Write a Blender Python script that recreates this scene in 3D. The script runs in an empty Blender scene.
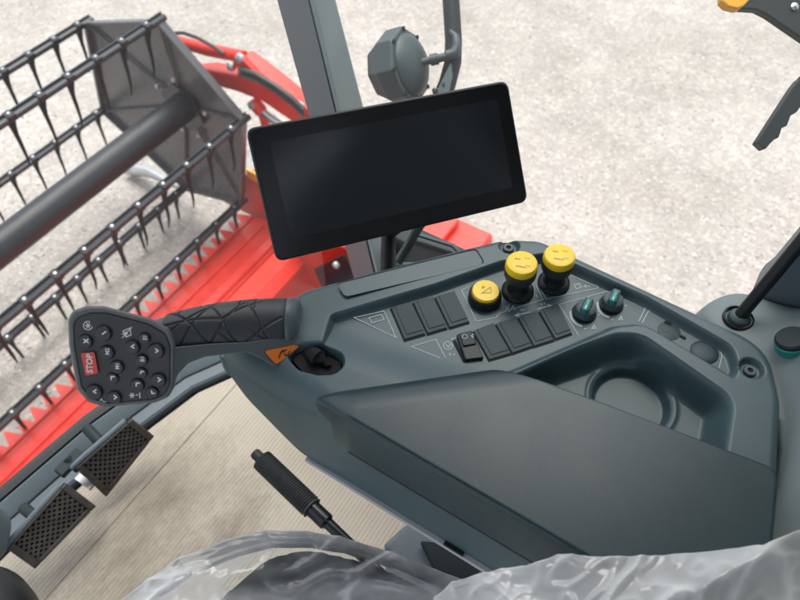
import bpy, math, random
import numpy as np
from mathutils import Vector, Matrix, noise
from mathutils.geometry import delaunay_2d_cdt

random.seed(7)
rng = np.random.default_rng(7)
S = bpy.context.scene
COL = S.collection

# ------------------------------------------------------------------ camera
FPX = 700.0
PITCH = math.atan(920 / FPX)
CP, SP = math.cos(PITCH), math.sin(PITCH)
CAM = Vector((0, 0, 1.25))
R_ = Vector((1, 0, 0)); U_ = Vector((0, SP, CP)); D_ = Vector((0, CP, -SP))
LAT = Vector((730, 920 * SP + FPX * CP, 0)).normalized()      # to the right side of the machine
FWD = Vector((-LAT.y, LAT.x, 0))                              # driving direction
ZUP = Vector((0, 0, 1))

def ray(x, y): return R_ * ((x - 400) / FPX) - U_ * ((y - 300) / FPX) + D_
def onz(x, y, z):
    r = ray(x, y); return CAM + r * ((z - CAM.z) / r.z)
def onL(x, y, l):
    r = ray(x, y); return CAM + r * (l / r.dot(LAT))
def onF(x, y, f):
    r = ray(x, y); return CAM + r * (f / r.dot(FWD))
def dep(x, y, d): return CAM + ray(x, y) * d
def FL(f, l, z=0.0): return FWD * f + LAT * l + ZUP * z

cam = bpy.data.cameras.new('camera'); cam_o = bpy.data.objects.new('camera', cam); COL.objects.link(cam_o)
cam.lens = 36 * FPX / 800; cam.sensor_width = 36
cam.clip_start = 0.02; cam.clip_end = 500
cam_o.location = CAM; cam_o.rotation_euler = (math.pi / 2 - PITCH, 0, 0)
cam.dof.use_dof = True; cam.dof.focus_distance = 0.78; cam.dof.aperture_fstop = 8
S.camera = cam_o

# ------------------------------------------------------------------ world and light
S.view_settings.view_transform = 'Standard'; S.view_settings.look = 'None'
S.view_settings.gamma = 1; S.view_settings.use_curve_mapping = False
S.view_settings.exposure = 1.28
W = bpy.data.worlds.new('World'); S.world = W; W.use_nodes = True
wn = W.node_tree.nodes; wl = W.node_tree.links
sky = wn.new('ShaderNodeTexSky'); sky.sky_type = 'NISHITA'; sky.sun_disc = False
SUN_EL = math.radians(72)
sun_dir = (LAT * 0.75 + FWD * 0.45).normalized()          # where the sun stands, horizontally
sky.sun_elevation = SUN_EL
sky.sun_rotation = math.atan2(sun_dir.x, sun_dir.y)
sky.dust_density = 4.0; sky.air_density = 0.9; sky.ozone_density = 0.8
hs_ = wn.new('ShaderNodeHueSaturation'); hs_.inputs['Saturation'].default_value = .42      # thin overcast: a paler sky
wl.new(sky.outputs[0], hs_.inputs['Color']); wl.new(hs_.outputs[0], wn['Background'].inputs[0]); wn['Background'].inputs[1].default_value = 0.15
sun = bpy.data.lights.new('sun', 'SUN'); sun.energy = 0.8; sun.angle = math.radians(40); sun.color = (1, .96, .9)
so = bpy.data.objects.new('sun', sun); COL.objects.link(so)
sv = sun_dir * math.cos(SUN_EL) + ZUP * math.sin(SUN_EL)
so.rotation_euler = sv.to_track_quat('Z', 'Y').to_euler(); so.location = (0, 0, 8)

# ------------------------------------------------------------------ materials
MATS = {}
def new_mat(name):
    m = bpy.data.materials.new(name); m.use_nodes = True
    nt = m.node_tree; MATS[name] = m
    return m, nt, nt.nodes['Principled BSDF'], nt.nodes, nt.links

def plastic(name, col, rough=.45, grain=900.0, bump=.06, var=.12, spec=.5, metallic=0.0, dust=0.0, coat=0.0):
    m, nt, b, n, l = new_mat(name)
    tc = n.new('ShaderNodeTexCoord')
    big = n.new('ShaderNodeTexNoise'); big.inputs['Scale'].default_value = 14; big.inputs['Detail'].default_value = 6
    l.new(tc.outputs['Object'], big.inputs['Vector'])
    ramp = n.new('ShaderNodeMapRange'); ramp.inputs[1].default_value = .3; ramp.inputs[2].default_value = .7
    ramp.inputs[3].default_value = 1 - var; ramp.inputs[4].default_value = 1 + var
    l.new(big.outputs[0], ramp.inputs[0])
    mx = n.new('ShaderNodeMix'); mx.data_type = 'RGBA'; mx.blend_type = 'MULTIPLY'; mx.inputs[0].default_value = 1
    mx.inputs[6].default_value = (*col, 1); l.new(ramp.outputs[0], mx.inputs[7])
    out = mx.outputs[2]
    if dust > 0:
        dn = n.new('ShaderNodeTexNoise'); dn.inputs['Scale'].default_value = 55; dn.inputs['Detail'].default_value = 8; dn.inputs['Roughness'].default_value = .7
        l.new(tc.outputs['Object'], dn.inputs['Vector'])
        dr = n.new('ShaderNodeMapRange'); dr.inputs[1].default_value = .5; dr.inputs[2].default_value = .8; dr.inputs[4].default_value = dust
        l.new(dn.outputs[0], dr.inputs[0])
        m2 = n.new('ShaderNodeMix'); m2.data_type = 'RGBA'; l.new(dr.outputs[0], m2.inputs[0]); l.new(out, m2.inputs[6])
        m2.inputs[7].default_value = (.32, .29, .25, 1); out = m2.outputs[2]
    l.new(out, b.inputs['Base Color'])
    rr = n.new('ShaderNodeMapRange'); rr.inputs[3].default_value = max(rough - .07, .02); rr.inputs[4].default_value = rough + .07
    l.new(big.outputs[0], rr.inputs[0]); l.new(rr.outputs[0], b.inputs['Roughness'])
    b.inputs['Metallic'].default_value = metallic; b.inputs['Specular IOR Level'].default_value = spec
    b.inputs['Coat Weight'].default_value = coat
    if bump > 0:
        g = n.new('ShaderNodeTexNoise'); g.inputs['Scale'].default_value = grain; g.inputs['Detail'].default_value = 2
        l.new(tc.outputs['Object'], g.inputs['Vector'])
        bp = n.new('ShaderNodeBump'); bp.inputs['Strength'].default_value = bump; bp.inputs['Distance'].default_value = .001
        l.new(g.outputs[0], bp.inputs['Height']); l.new(bp.outputs[0], b.inputs['Normal'])
    return m

CONS = plastic('console_plastic', (.040, .075, .084), .42, 1100, .10, .10, dust=.03)
COVER = plastic('cover_plastic', (.010, .030, .036), .36, 1100, .10, .12, spec=.5, dust=.03)
PANEL = plastic('panel_plastic', (.024, .045, .053), .5, 1500, .06, .06, spec=.35)
SWITCH = plastic('switch_plastic', (.017, .033, .039), .48, 1500, .05, .06, spec=.3)
BLACK = plastic('black_plastic', (.010, .012, .013), .42, 900, .05, .1, spec=.35)
RUBBER = plastic('black_rubber', (.022, .025, .027), .55, 900, .12, .15, dust=.04)
GAP = plastic('gap_black', (.004, .004, .005), .8, 900, 0, .1)
GREYP = plastic('grey_plastic', (.050, .080, .086), .5, 900, .06, .08)
LAMPP = plastic('lamp_plastic', (.030, .048, .052), .5, 900, .06, .08)
LIGHTP = plastic('light_panel', (.135, .170, .172), .55, 900, .06, .06)
PILLAR_D = plastic('pillar_paint', (.110, .142, .156), .5, 600, .05, .05)
PILLAR_LIT = plastic('pillar_lit_face', (.46, .53, .52), .5, 600, .05, .05)  # paler pillar copy: sunlight on one face put into the colour
YELLOW = plastic('yellow_plastic', (.80, .54, .012), .38, 900, .03, .04)
YELLOW_D = plastic('yellow_marks', (.35, .24, .01), .5, 900, 0, .04)
TEAL = plastic('teal_plastic', (.01, .22, .19), .35, 900, .02, .05)
STRIP = plastic('edge_strip', (.34, .35, .35), .5, 900, .04, .06)
ORANGE = plastic('orange_label', (.55, .135, .012), .45, 900, .02, .04)
ORANGE_Y = plastic('amber_plastic', (.75, .36, .015), .4, 900, .02, .04)
REDB = plastic('red_button', (.52, .045, .04), .4, 900, .03, .05)
WHITE = plastic('white_print', (.62, .66, .66), .55, 900, 0, .05)
PRINT = plastic('panel_print', (.36, .42, .43), .55, 900, 0, .05)
RED = plastic('red_paint', (.62, .026, .012), .34, 300, .03, .10, dust=.10)
STEEL = plastic('painted_black_steel', (.010, .014, .018), .25, 300, .01, .05)
TUBE = plastic('tube_paint', (.010, .014, .019), .42, 300, .02, .06)
TINE = plastic('tine_black', (.008, .008, .009), .65, 300, .02, .1, spec=.15)
PLATE = plastic('reel_plate_paint', (.080, .083, .085), .28, 300, .02, .08, dust=.01)
BOLT = plastic('zinc_bolt', (.42, .42, .42), .3, 300, .02, .1, metallic=.6)
METAL = plastic('bright_metal', (.45, .45, .44), .3, 300, .03, .1, metallic=.9)
BRACKET = plastic('dark_bracket', (.012, .022, .024), .5, 800, .06, .1, spec=.3)
HOSE = plastic('hose_rubber', (.03, .03, .032), .45, 400, .05, .1)
SEATF = plastic('seat_fabric', (.030, .034, .04), .85, 1400, .35, .15)
PEDAL = plastic('pedal_rubber', (.055, .047, .040), .6, 900, .2, .3, dust=.25)
PEDAL_B = plastic('pedal_base', (.006, .006, .006), .8, 900, .1, .1)
SCREEN_B = plastic('screen_bezel', (.006, .006, .007), .22, 900, 0, .03)
SCREEN = plastic('screen_glass', (.012, .014, .017), .16, 900, 0, .02)
SILL = plastic('sill_grey', (.12, .15, .17), .5, 900, .08, .08, dust=.08)

def mat_mat():
    m, nt, b, n, l = new_mat('ribbed_mat')
    tc = n.new('ShaderNodeTexCoord')
    sep = n.new('ShaderNodeSeparateXYZ')
    l.new(tc.outputs['Object'], sep.inputs[0])
    base = n.new('ShaderNodeTexNoise'); base.inputs['Scale'].default_value = 5; base.inputs['Detail'].default_value = 10; base.inputs['Roughness'].default_value = .65
    l.new(tc.outputs['Object'], base.inputs['Vector'])
    r1 = n.new('ShaderNodeValToRGB'); l.new(base.outputs[0], r1.inputs[0])
    r1.color_ramp.elements[0].position = .3; r1.color_ramp.elements[0].color = (0.439, 0.383, 0.297, 1)
    r1.color_ramp.elements[1].position = .7; r1.color_ramp.elements[1].color = (0.516, 0.456, 0.370, 1)
    # trodden dirt, streaked along the ribs
    d1 = n.new('ShaderNodeTexNoise'); d1.inputs['Scale'].default_value = 6; d1.inputs['Detail'].default_value = 12; d1.inputs['Roughness'].default_value = .88
    mpd = n.new('ShaderNodeMapping'); mpd.inputs['Scale'].default_value = (2.6, 1.5, 1); l.new(tc.outputs['Object'], mpd.inputs[0]); l.new(mpd.outputs[0], d1.inputs['Vector'])
    def blob(cx, cy, rx, ry):
        mp = n.new('ShaderNodeMapping'); mp.inputs['Location'].default_value = (-cx / rx, -cy / ry, 0); mp.inputs['Scale'].default_value = (1 / rx, 1 / ry, 0)
        l.new(tc.outputs['Object'], mp.inputs[0])
        g = n.new('ShaderNodeVectorMath'); g.operation = 'LENGTH'; l.new(mp.outputs[0], g.inputs[0])
        k = n.new('ShaderNodeMapRange'); k.inputs[1].default_value = 1; k.inputs[2].default_value = 0; k.clamp = True
        l.new(g.outputs['Value'], k.inputs[0]); return k.outputs[0]
    acc = None
    for a in BLOBS:
        o = blob(*a)
        if acc is None: acc = o
        else:
            mx = n.new('ShaderNodeMath'); mx.operation = 'MAXIMUM'; l.new(acc, mx.inputs[0]); l.new(o, mx.inputs[1]); acc = mx.outputs[0]
    ad = n.new('ShaderNodeMath'); ad.operation = 'MULTIPLY_ADD'; l.new(acc, ad.inputs[0]); ad.inputs[1].default_value = .40
    l.new(d1.outputs[0], ad.inputs[2])
    dr = n.new('ShaderNodeMapRange'); dr.inputs[1].default_value = .60; dr.inputs[2].default_value = 1.02; dr.inputs[4].default_value = .75
    l.new(ad.outputs[0], dr.inputs[0])
    m1 = n.new('ShaderNodeMix'); m1.data_type = 'RGBA'; l.new(dr.outputs[0], m1.inputs[0]); l.new(r1.outputs[0], m1.inputs[6])
    m1.inputs[7].default_value = (.085, .06, .035, 1)
    # grooves collect dirt
    wv = n.new('ShaderNodeMath'); wv.operation = 'MULTIPLY'; wv.inputs[1].default_value = 2 * math.pi / RIB
    l.new(sep.outputs[0], wv.inputs[0])
    sn = n.new('ShaderNodeMath'); sn.operation = 'SINE'; l.new(wv.outputs[0], sn.inputs[0])
    gr = n.new('ShaderNodeMapRange'); gr.inputs[1].default_value = .55; gr.inputs[2].default_value = .95; gr.inputs[4].default_value = .38
    l.new(sn.outputs[0], gr.inputs[0])
    gm = n.new('ShaderNodeMath'); gm.operation = 'MULTIPLY'; l.new(gr.outputs[0], gm.inputs[0])
    bk = n.new('ShaderNodeMapRange'); bk.inputs[1].default_value = .3; bk.inputs[2].default_value = .75; bk.inputs[3].default_value = .15
    l.new(d1.outputs[0], bk.inputs[0]); l.new(bk.outputs[0], gm.inputs[1])
    m2 = n.new('ShaderNodeMix'); m2.data_type = 'RGBA'; l.new(gm.outputs[0], m2.inputs[0]); l.new(m1.outputs[2], m2.inputs[6])
    m2.inputs[7].default_value = (.13, .10, .065, 1)
    l.new(m2.outputs[2], b.inputs['Base Color'])
    b.inputs['Roughness'].default_value = .75
    bp = n.new('ShaderNodeBump'); bp.inputs['Strength'].default_value = .3; bp.inputs['Distance'].default_value = .001; bp.invert = True
    l.new(sn.outputs[0], bp.inputs['Height'])
    l.new(bp.outputs[0], b.inputs['Normal'])
    return m

def ground_mat():
    m, nt, b, n, l = new_mat('pale_gravel')
    tc = n.new('ShaderNodeTexCoord')
    def noise_(scale, det, rough=.6):
        a = n.new('ShaderNodeTexNoise'); a.inputs['Scale'].default_value = scale; a.inputs['Detail'].default_value = det; a.inputs['Roughness'].default_value = rough
        l.new(tc.outputs['Object'], a.inputs['Vector']); return a.outputs[0]
    r = n.new('ShaderNodeValToRGB'); l.new(noise_(.9, 10, .72), r.inputs[0])
    e = r.color_ramp.elements
    e[0].position = .32; e[0].color = (.288, .262, .230, 1); e[1].position = .68; e[1].color = (.412, .384, .348, 1)
    out = r.outputs[0]
    for sc, amp in ((3.2, .10), (11, .07)):
        mr = n.new('ShaderNodeMapRange'); mr.inputs[1].default_value = .3; mr.inputs[2].default_value = .7; mr.inputs[3].default_value = 1 - amp; mr.inputs[4].default_value = 1 + amp; l.new(noise_(sc, 6, .65), mr.inputs[0])
        mx = n.new('ShaderNodeMix'); mx.data_type = 'RGBA'; mx.blend_type = 'MULTIPLY'; mx.inputs[0].default_value = 1
        l.new(out, mx.inputs[6]); l.new(mr.outputs[0], mx.inputs[7]); out = mx.outputs[2]
    for sc, lo, hi, amt in ((50, .90, 1.24, 1), (130, .88, 1.2, 1)):
        v = n.new('ShaderNodeTexVoronoi'); v.inputs['Scale'].default_value = sc; v.inputs['Randomness'].default_value = 1
        wob = n.new('ShaderNodeMix'); wob.data_type = 'VECTOR'
        nn = n.new('ShaderNodeTexNoise'); nn.inputs['Scale'].default_value = sc * .9
        l.new(tc.outputs['Object'], nn.inputs['Vector'])
        va = n.new('ShaderNodeVectorMath'); va.operation = 'MULTIPLY_ADD'; va.inputs[1].default_value = (.02, .02, .02)
        l.new(nn.outputs[1], va.inputs[0]); l.new(tc.outputs['Object'], va.inputs[2]); l.new(va.outputs[0], v.inputs['Vector'])
        sp = n.new('ShaderNodeSeparateColor'); l.new(v.outputs['Color'], sp.inputs[0])
        pw = n.new('ShaderNodeMath'); pw.operation = 'POWER'; pw.inputs[1].default_value = 3; l.new(sp.outputs[0], pw.inputs[0])
        mr = n.new('ShaderNodeMapRange'); mr.inputs[3].default_value = lo; mr.inputs[4].default_value = hi; l.new(pw.outputs[0], mr.inputs[0])
        mx = n.new('ShaderNodeMix'); mx.data_type = 'RGBA'; mx.blend_type = 'MULTIPLY'; mx.inputs[0].default_value = amt
        l.new(out, mx.inputs[6]); l.new(mr.outputs[0], mx.inputs[7]); out = mx.outputs[2]
    l.new(out, b.inputs['Base Color']); b.inputs['Roughness'].default_value = .9
    bp = n.new('ShaderNodeBump'); bp.inputs['Strength'].default_value = .35; bp.inputs['Distance'].default_value = .012
    l.new(noise_(45, 6, .7), bp.inputs['Height']); l.new(bp.outputs[0], b.inputs['Normal'])
    return m

def pebble_mat():
    m, nt, b, n, l = new_mat('pebbles')
    at = n.new('ShaderNodeAttribute'); at.attribute_name = 'tone'
    r = n.new('ShaderNodeValToRGB'); l.new(at.outputs['Fac'], r.inputs[0])
    e = r.color_ramp.elements
    e[0].color = (0.275, 0.254, 0.228, 1); e[1].color = (0.671, 0.654, 0.636, 1)
    x = r.color_ramp.elements.new(.45); x.color = (0.353, 0.327, 0.292, 1)
    x = r.color_ramp.elements.new(.8); x.color = (0.447, 0.430, 0.404, 1)
    l.new(r.outputs[0], b.inputs['Base Color']); b.inputs['Roughness'].default_value = .7
    return m

def glass_mat():
    m, nt, b, n, l = new_mat('dusty_glass')
    n.remove(b)
    t = n.new('ShaderNodeBsdfTransparent'); t.inputs[0].default_value = (.96, .98, .97, 1)
    g = n.new('ShaderNodeBsdfGlossy'); g.inputs['Roughness'].default_value = .02
    d = n.new('ShaderNodeBsdfTranslucent'); d.inputs[0].default_value = (.9, .88, .86, 1)
    fr = n.new('ShaderNodeFresnel'); fr.inputs[0].default_value = 1.18
    m1 = n.new('ShaderNodeMixShader'); l.new(fr.outputs[0], m1.inputs[0]); l.new(t.outputs[0], m1.inputs[1]); l.new(g.outputs[0], m1.inputs[2])
    m2 = n.new('ShaderNodeMixShader')
    tc = n.new('ShaderNodeTexCoord'); nz = n.new('ShaderNodeTexNoise'); nz.inputs['Scale'].default_value = 6; nz.inputs['Detail'].default_value = 8
    l.new(tc.outputs['Object'], nz.inputs['Vector'])
    mr = n.new('ShaderNodeMapRange'); mr.inputs[3].default_value = .012; mr.inputs[4].default_value = .038; l.new(nz.outputs[0], mr.inputs[0])
    l.new(mr.outputs[0], m2.inputs[0]); l.new(m1.outputs[0], m2.inputs[1]); l.new(d.outputs[0], m2.inputs[2])
    l.new(m2.outputs[0], n['Material Output'].inputs[0])
    return m

def film_mat():
    m, nt, b, n, l = new_mat('clear_film')
    n.remove(b)
    tc = n.new('ShaderNodeTexCoord')
    nz = n.new('ShaderNodeTexNoise'); nz.inputs['Scale'].default_value = 16; nz.inputs['Detail'].default_value = 7
    l.new(tc.outputs['Object'], nz.inputs['Vector'])
    wv = n.new('ShaderNodeTexNoise'); wv.inputs['Scale'].default_value = 9; wv.inputs['Detail'].default_value = 3
    l.new(tc.outputs['Object'], wv.inputs['Vector'])
    wa = n.new('ShaderNodeVectorMath'); wa.operation = 'MULTIPLY_ADD'; wa.inputs[1].default_value = (.10, .10, .10); l.new(wv.outputs[1], wa.inputs[0]); mpf = n.new('ShaderNodeMapping'); mpf.inputs['Rotation'].default_value = (0, 0, math.radians(-15)); mpf.inputs['Scale'].default_value = (.6, 1.3, .8); l.new(tc.outputs['Object'], mpf.inputs[0]); l.new(mpf.outputs[0], wa.inputs[2])
    hts = None
    for sc, amp in ((13, 1.0), (31, .35)):
        vo = n.new('ShaderNodeTexVoronoi'); vo.feature = 'SMOOTH_F1'; vo.inputs['Smoothness'].default_value = .18; vo.inputs['Scale'].default_value = sc; l.new(wa.outputs[0], vo.inputs['Vector'])
        ml = n.new('ShaderNodeMath'); ml.operation = 'MULTIPLY'; ml.inputs[1].default_value = amp; l.new(vo.outputs['Distance'], ml.inputs[0])
        if hts is None: hts = ml.outputs[0]
        else:
            ad_ = n.new('ShaderNodeMath'); l.new(hts, ad_.inputs[0]); l.new(ml.outputs[0], ad_.inputs[1]); hts = ad_.outputs[0]
    bp = n.new('ShaderNodeBump'); bp.inputs['Strength'].default_value = .25; bp.inputs['Distance'].default_value = .008
    l.new(hts, bp.inputs['Height'])
    t = n.new('ShaderNodeBsdfTransparent'); t.inputs[0].default_value = (.93, .96, .96, 1)
    tr = n.new('ShaderNodeBsdfTranslucent'); tr.inputs[0].default_value = (.92, .92, .90, 1); l.new(bp.outputs[0], tr.inputs['Normal'])
    df = n.new('ShaderNodeBsdfDiffuse'); df.inputs[0].default_value = (.92, .92, .90, 1); l.new(bp.outputs[0], df.inputs['Normal'])
    gl = n.new('ShaderNodeBsdfGlossy'); gl.inputs['Roughness'].default_value = .1; l.new(bp.outputs[0], gl.inputs['Normal'])
    a = n.new('ShaderNodeMixShader'); a.inputs[0].default_value = .75; l.new(tr.outputs[0], a.inputs[1]); l.new(df.outputs[0], a.inputs[2])
    c = n.new('ShaderNodeMixShader'); l.new(t.outputs[0], c.inputs[1]); l.new(a.outputs[0], c.inputs[2])
    # milkiness: how many layers lie on each other, plus crinkled whitening along the creases
    at = n.new('ShaderNodeAttribute'); at.attribute_name = 'layers'
    lw = n.new('ShaderNodeLayerWeight'); lw.inputs[0].default_value = .4
    l.new(bp.outputs[0], lw.inputs['Normal'])
    mm = n.new('ShaderNodeMath'); mm.operation = 'MULTIPLY_ADD'; mm.inputs[1].default_value = .55; l.new(lw.outputs['Facing'], mm.inputs[0]); l.new(at.outputs['Fac'], mm.inputs[2])
    m3 = n.new('ShaderNodeMath'); m3.operation = 'MULTIPLY_ADD'; m3.inputs[1].default_value = .5; l.new(nz.outputs[0], m3.inputs[0]); l.new(mm.outputs[0], m3.inputs[2])
    ms = n.new('ShaderNodeMath'); ms.operation = 'SUBTRACT'; ms.inputs[1].default_value = .25; ms.use_clamp = True; l.new(m3.outputs[0], ms.inputs[0])
    l.new(ms.outputs[0], c.inputs[0])
    e = n.new('ShaderNodeMixShader'); fr = n.new('ShaderNodeFresnel'); fr.inputs[0].default_value = 1.5; l.new(bp.outputs[0], fr.inputs['Normal'])
    l.new(fr.outputs[0], e.inputs[0]); l.new(c.outputs[0], e.inputs[1]); l.new(gl.outputs[0], e.inputs[2])
    l.new(e.outputs[0], n['Material Output'].inputs[0])
    return m

GLASS = glass_mat(); FILM = film_mat(); GROUND = ground_mat(); PEB = pebble_mat()
RIB = .0072
BLOBS = []     # filled before the mat is made

# ------------------------------------------------------------------ objects
ORG = {}
def thing(name, label, cat, loc=(0, 0, 0), group=None):
    o = bpy.data.objects.new(name, None); COL.objects.link(o); o.empty_display_size = .05
    o.location = loc; o['label'] = label; o['category'] = cat
    if group: o['group'] = group
    ORG[o] = Vector(loc); return o
def tag(o, label, cat, group=None):
    o['label'] = label; o['category'] = cat
    if group: o['group'] = group
    return o

def mesh_obj(name, verts, faces, mat, parent=None, org=None, angle=35, mats=None, fm=None):
    base = ORG[parent] if parent is not None else Vector((0, 0, 0))
    o_org = Vector(org) if org is not None else base
    me = bpy.data.meshes.new(name)
    v = np.array([tuple(p) for p in verts], float) - np.array(tuple(o_org))
    me.from_pydata(v.tolist(), [], faces); me.update()
    for mm in (mats or [mat]): me.materials.append(mm)
    if fm is not None: me.polygons.foreach_set('material_index', fm)
    me.shade_smooth()
    if angle < 180: me.set_sharp_from_angle(angle=math.radians(angle))
    o = bpy.data.objects.new(name, me); COL.objects.link(o)
    o.location = o_org - base; ORG[o] = o_org
    if parent is not None: o.parent = parent
    return o

class MB:
    def __init__(self): self.v = []; self.f = []; self.m = []; self.cur = 0
    def add(self, vs, fs):
        k = len(self.v); self.v += [Vector(p) for p in vs]
        for f in fs: self.f.append([i + k for i in f]); self.m.append(self.cur)
    def box(self, c, ax, size):
        c = Vector(c); ax = [Vector(a).normalized() * (s / 2) for a, s in zip(ax, size)]
        vs = [c + ax[0] * i + ax[1] * j + ax[2] * k for i in (-1, 1) for j in (-1, 1) for k in (-1, 1)]
        self.add(vs, [(0, 1, 3, 2), (4, 6, 7, 5), (0, 4, 5, 1), (2, 3, 7, 6), (0, 2, 6, 4), (1, 5, 7, 3)])
    def prism(self, poly, ext):
        ext = Vector(ext); n = len(poly); poly = [Vector(p) for p in poly]
        vs = poly + [p + ext for p in poly]
        self.add(vs, [list(range(n))[::-1], list(range(n, 2 * n))] + [(i, (i + 1) % n, n + (i + 1) % n, n + i) for i in range(n)])
    def loft(self, rings, cap0=True, cap1=True, closed=True):
        n = len(rings[0]); vs = [p for r in rings for p in r]; fs = []
        for a in range(len(rings) - 1):
            for i in range(n if closed else n - 1):
                j = (i + 1) % n; fs.append((a * n + i, a * n + j, (a + 1) * n + j, (a + 1) * n + i))
        if cap0: fs.append(list(range(n))[::-1])
        if cap1: fs.append([(len(rings) - 1) * n + i for i in range(n)])
        self.add(vs, fs)
    def tube(self, pts, r, n=12, cap=True):
        pts = [Vector(p) for p in pts]; rs = r if hasattr(r, '__len__') else [r] * len(pts)
        rings = []; up = None
        for i, p in enumerate(pts):
            t = (pts[min(i + 1, len(pts) - 1)] - pts[max(i - 1, 0)]).normalized()
            if up is None:
                up = t.orthogonal().normalized()
            up = (up - t * up.dot(t)).normalized(); s = t.cross(up)
            rings.append([p + (up * math.cos(2 * math.pi * k / n) + s * math.sin(2 * math.pi * k / n)) * rs[i] for k in range(n)])
        self.loft(rings, cap, cap)
    def lathe(self, org, axis, prof, n=32, e1=None, cap0=True, cap1=True):
        axis = Vector(axis).normalized(); e1 = (Vector(e1) if e1 else axis.orthogonal()); e1 = (e1 - axis * e1.dot(axis)).normalized(); e2 = axis.cross(e1)
        rings = [[Vector(org) + axis * h + (e1 * math.cos(2 * math.pi * k / n) + e2 * math.sin(2 * math.pi * k / n)) * r for k in range(n)] for r, h in prof]
        self.loft(rings, cap0, cap1)
    def ribbon(self, pts, w, nrm, closed=False):
        pts = [Vector(p) for p in pts]; n = len(pts); vs = []
        for i, p in enumerate(pts):
            if closed: a, b = pts[i - 1], pts[(i + 1) % n]
            else: a, b = pts[max(i - 1, 0)], pts[min(i + 1, n - 1)]
            d1 = (p - a); d2 = (b - p)
            d1 = d1.normalized() if d1.length > 1e-9 else d2.normalized(); d2 = d2.normalized() if d2.length > 1e-9 else d1
            t = (d1 + d2).normalized(); s = t.cross(nrm).normalized(); k = 1 / max(.35, t.dot(d1))
            vs += [p + s * (w / 2 * k), p - s * (w / 2 * k)]
        fs = [(2 * i, 2 * i + 1, 2 * i + 3, 2 * i + 2) for i in range(n - 1)]
        if closed: fs.append((2 * n - 2, 2 * n - 1, 1, 0))
        self.add(vs, fs)
    def build(self, name, mat, parent=None, org=None, angle=35, mats=None):
        return mesh_obj(name, self.v, self.f, mat, parent, org, angle, mats, self.m if mats else None)

def bevel(o, w, seg=3, ang=40):
    b = o.modifiers.new('bevel', 'BEVEL'); b.width = w; b.segments = seg; b.limit_method = 'ANGLE'; b.angle_limit = math.radians(ang); b.harden_normals = True
    return o

def rounded(poly, rad, k=6):
    """2-D polygon with rounded corners; rad a number or one per corner."""
    out = []; n = len(poly)
    for i in range(n):
        p = np.array(poly[i], float); a = np.array(poly[i - 1], float); b = np.array(poly[(i + 1) % n], float)
        r = rad[i] if hasattr(rad, '__len__') else rad
        u = (a - p); v = (b - p); lu, lv = np.linalg.norm(u), np.linalg.norm(v); u /= lu; v /= lv
        ang = math.acos(max(-1, min(1, u @ v)))
        if r <= 0 or ang > 3.1: out.append(tuple(p)); continue
        t = min(r / math.tan(ang / 2), lu * .48, lv * .48)
        A, B = p + u * t, p + v * t
        for s in np.linspace(0, 1, k):
            out.append(tuple((1 - s) ** 2 * A + 2 * s * (1 - s) * p + s * s * B))
    return out

def resample(poly, step):
    P = np.array(poly); Q = np.vstack([P, P[:1]]); out = []
    for a, b in zip(Q[:-1], Q[1:]):
        m = max(1, int(round(np.linalg.norm(b - a) / step)))
        for i in range(m): out.append(a + (b - a) * i / m)
    return np.array(out)

def sdf(poly, X, Y):
    """signed distance, positive inside"""
    P = np.array(poly); Q = np.roll(P, -1, 0); best = np.full(X.shape, 1e9); ins = np.zeros(X.shape, bool)
    for (ax, ay), (bx, by) in zip(P, Q):
        dx, dy = bx - ax, by - ay; L2 = dx * dx + dy * dy + 1e-18
        t = np.clip(((X - ax) * dx + (Y - ay) * dy) / L2, 0, 1)
        best = np.minimum(best, (X - ax - t * dx) ** 2 + (Y - ay - t * dy) ** 2)
        if ay != by:
            c = ((ay > Y) != (by > Y)) & (X < (bx - ax) * (Y - ay) / (by - ay) + ax); ins ^= c
    d = np.sqrt(best); return np.where(ins, d, -d)

def sstep(t):
    t = np.clip(t, 0, 1); return t * t * (3 - 2 * t)
def roundover(d, r):
    t = np.clip(d / r, 0, 1); return r * (1 - np.sqrt(np.clip(1 - (1 - t) ** 2, 0, 1)))

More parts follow.
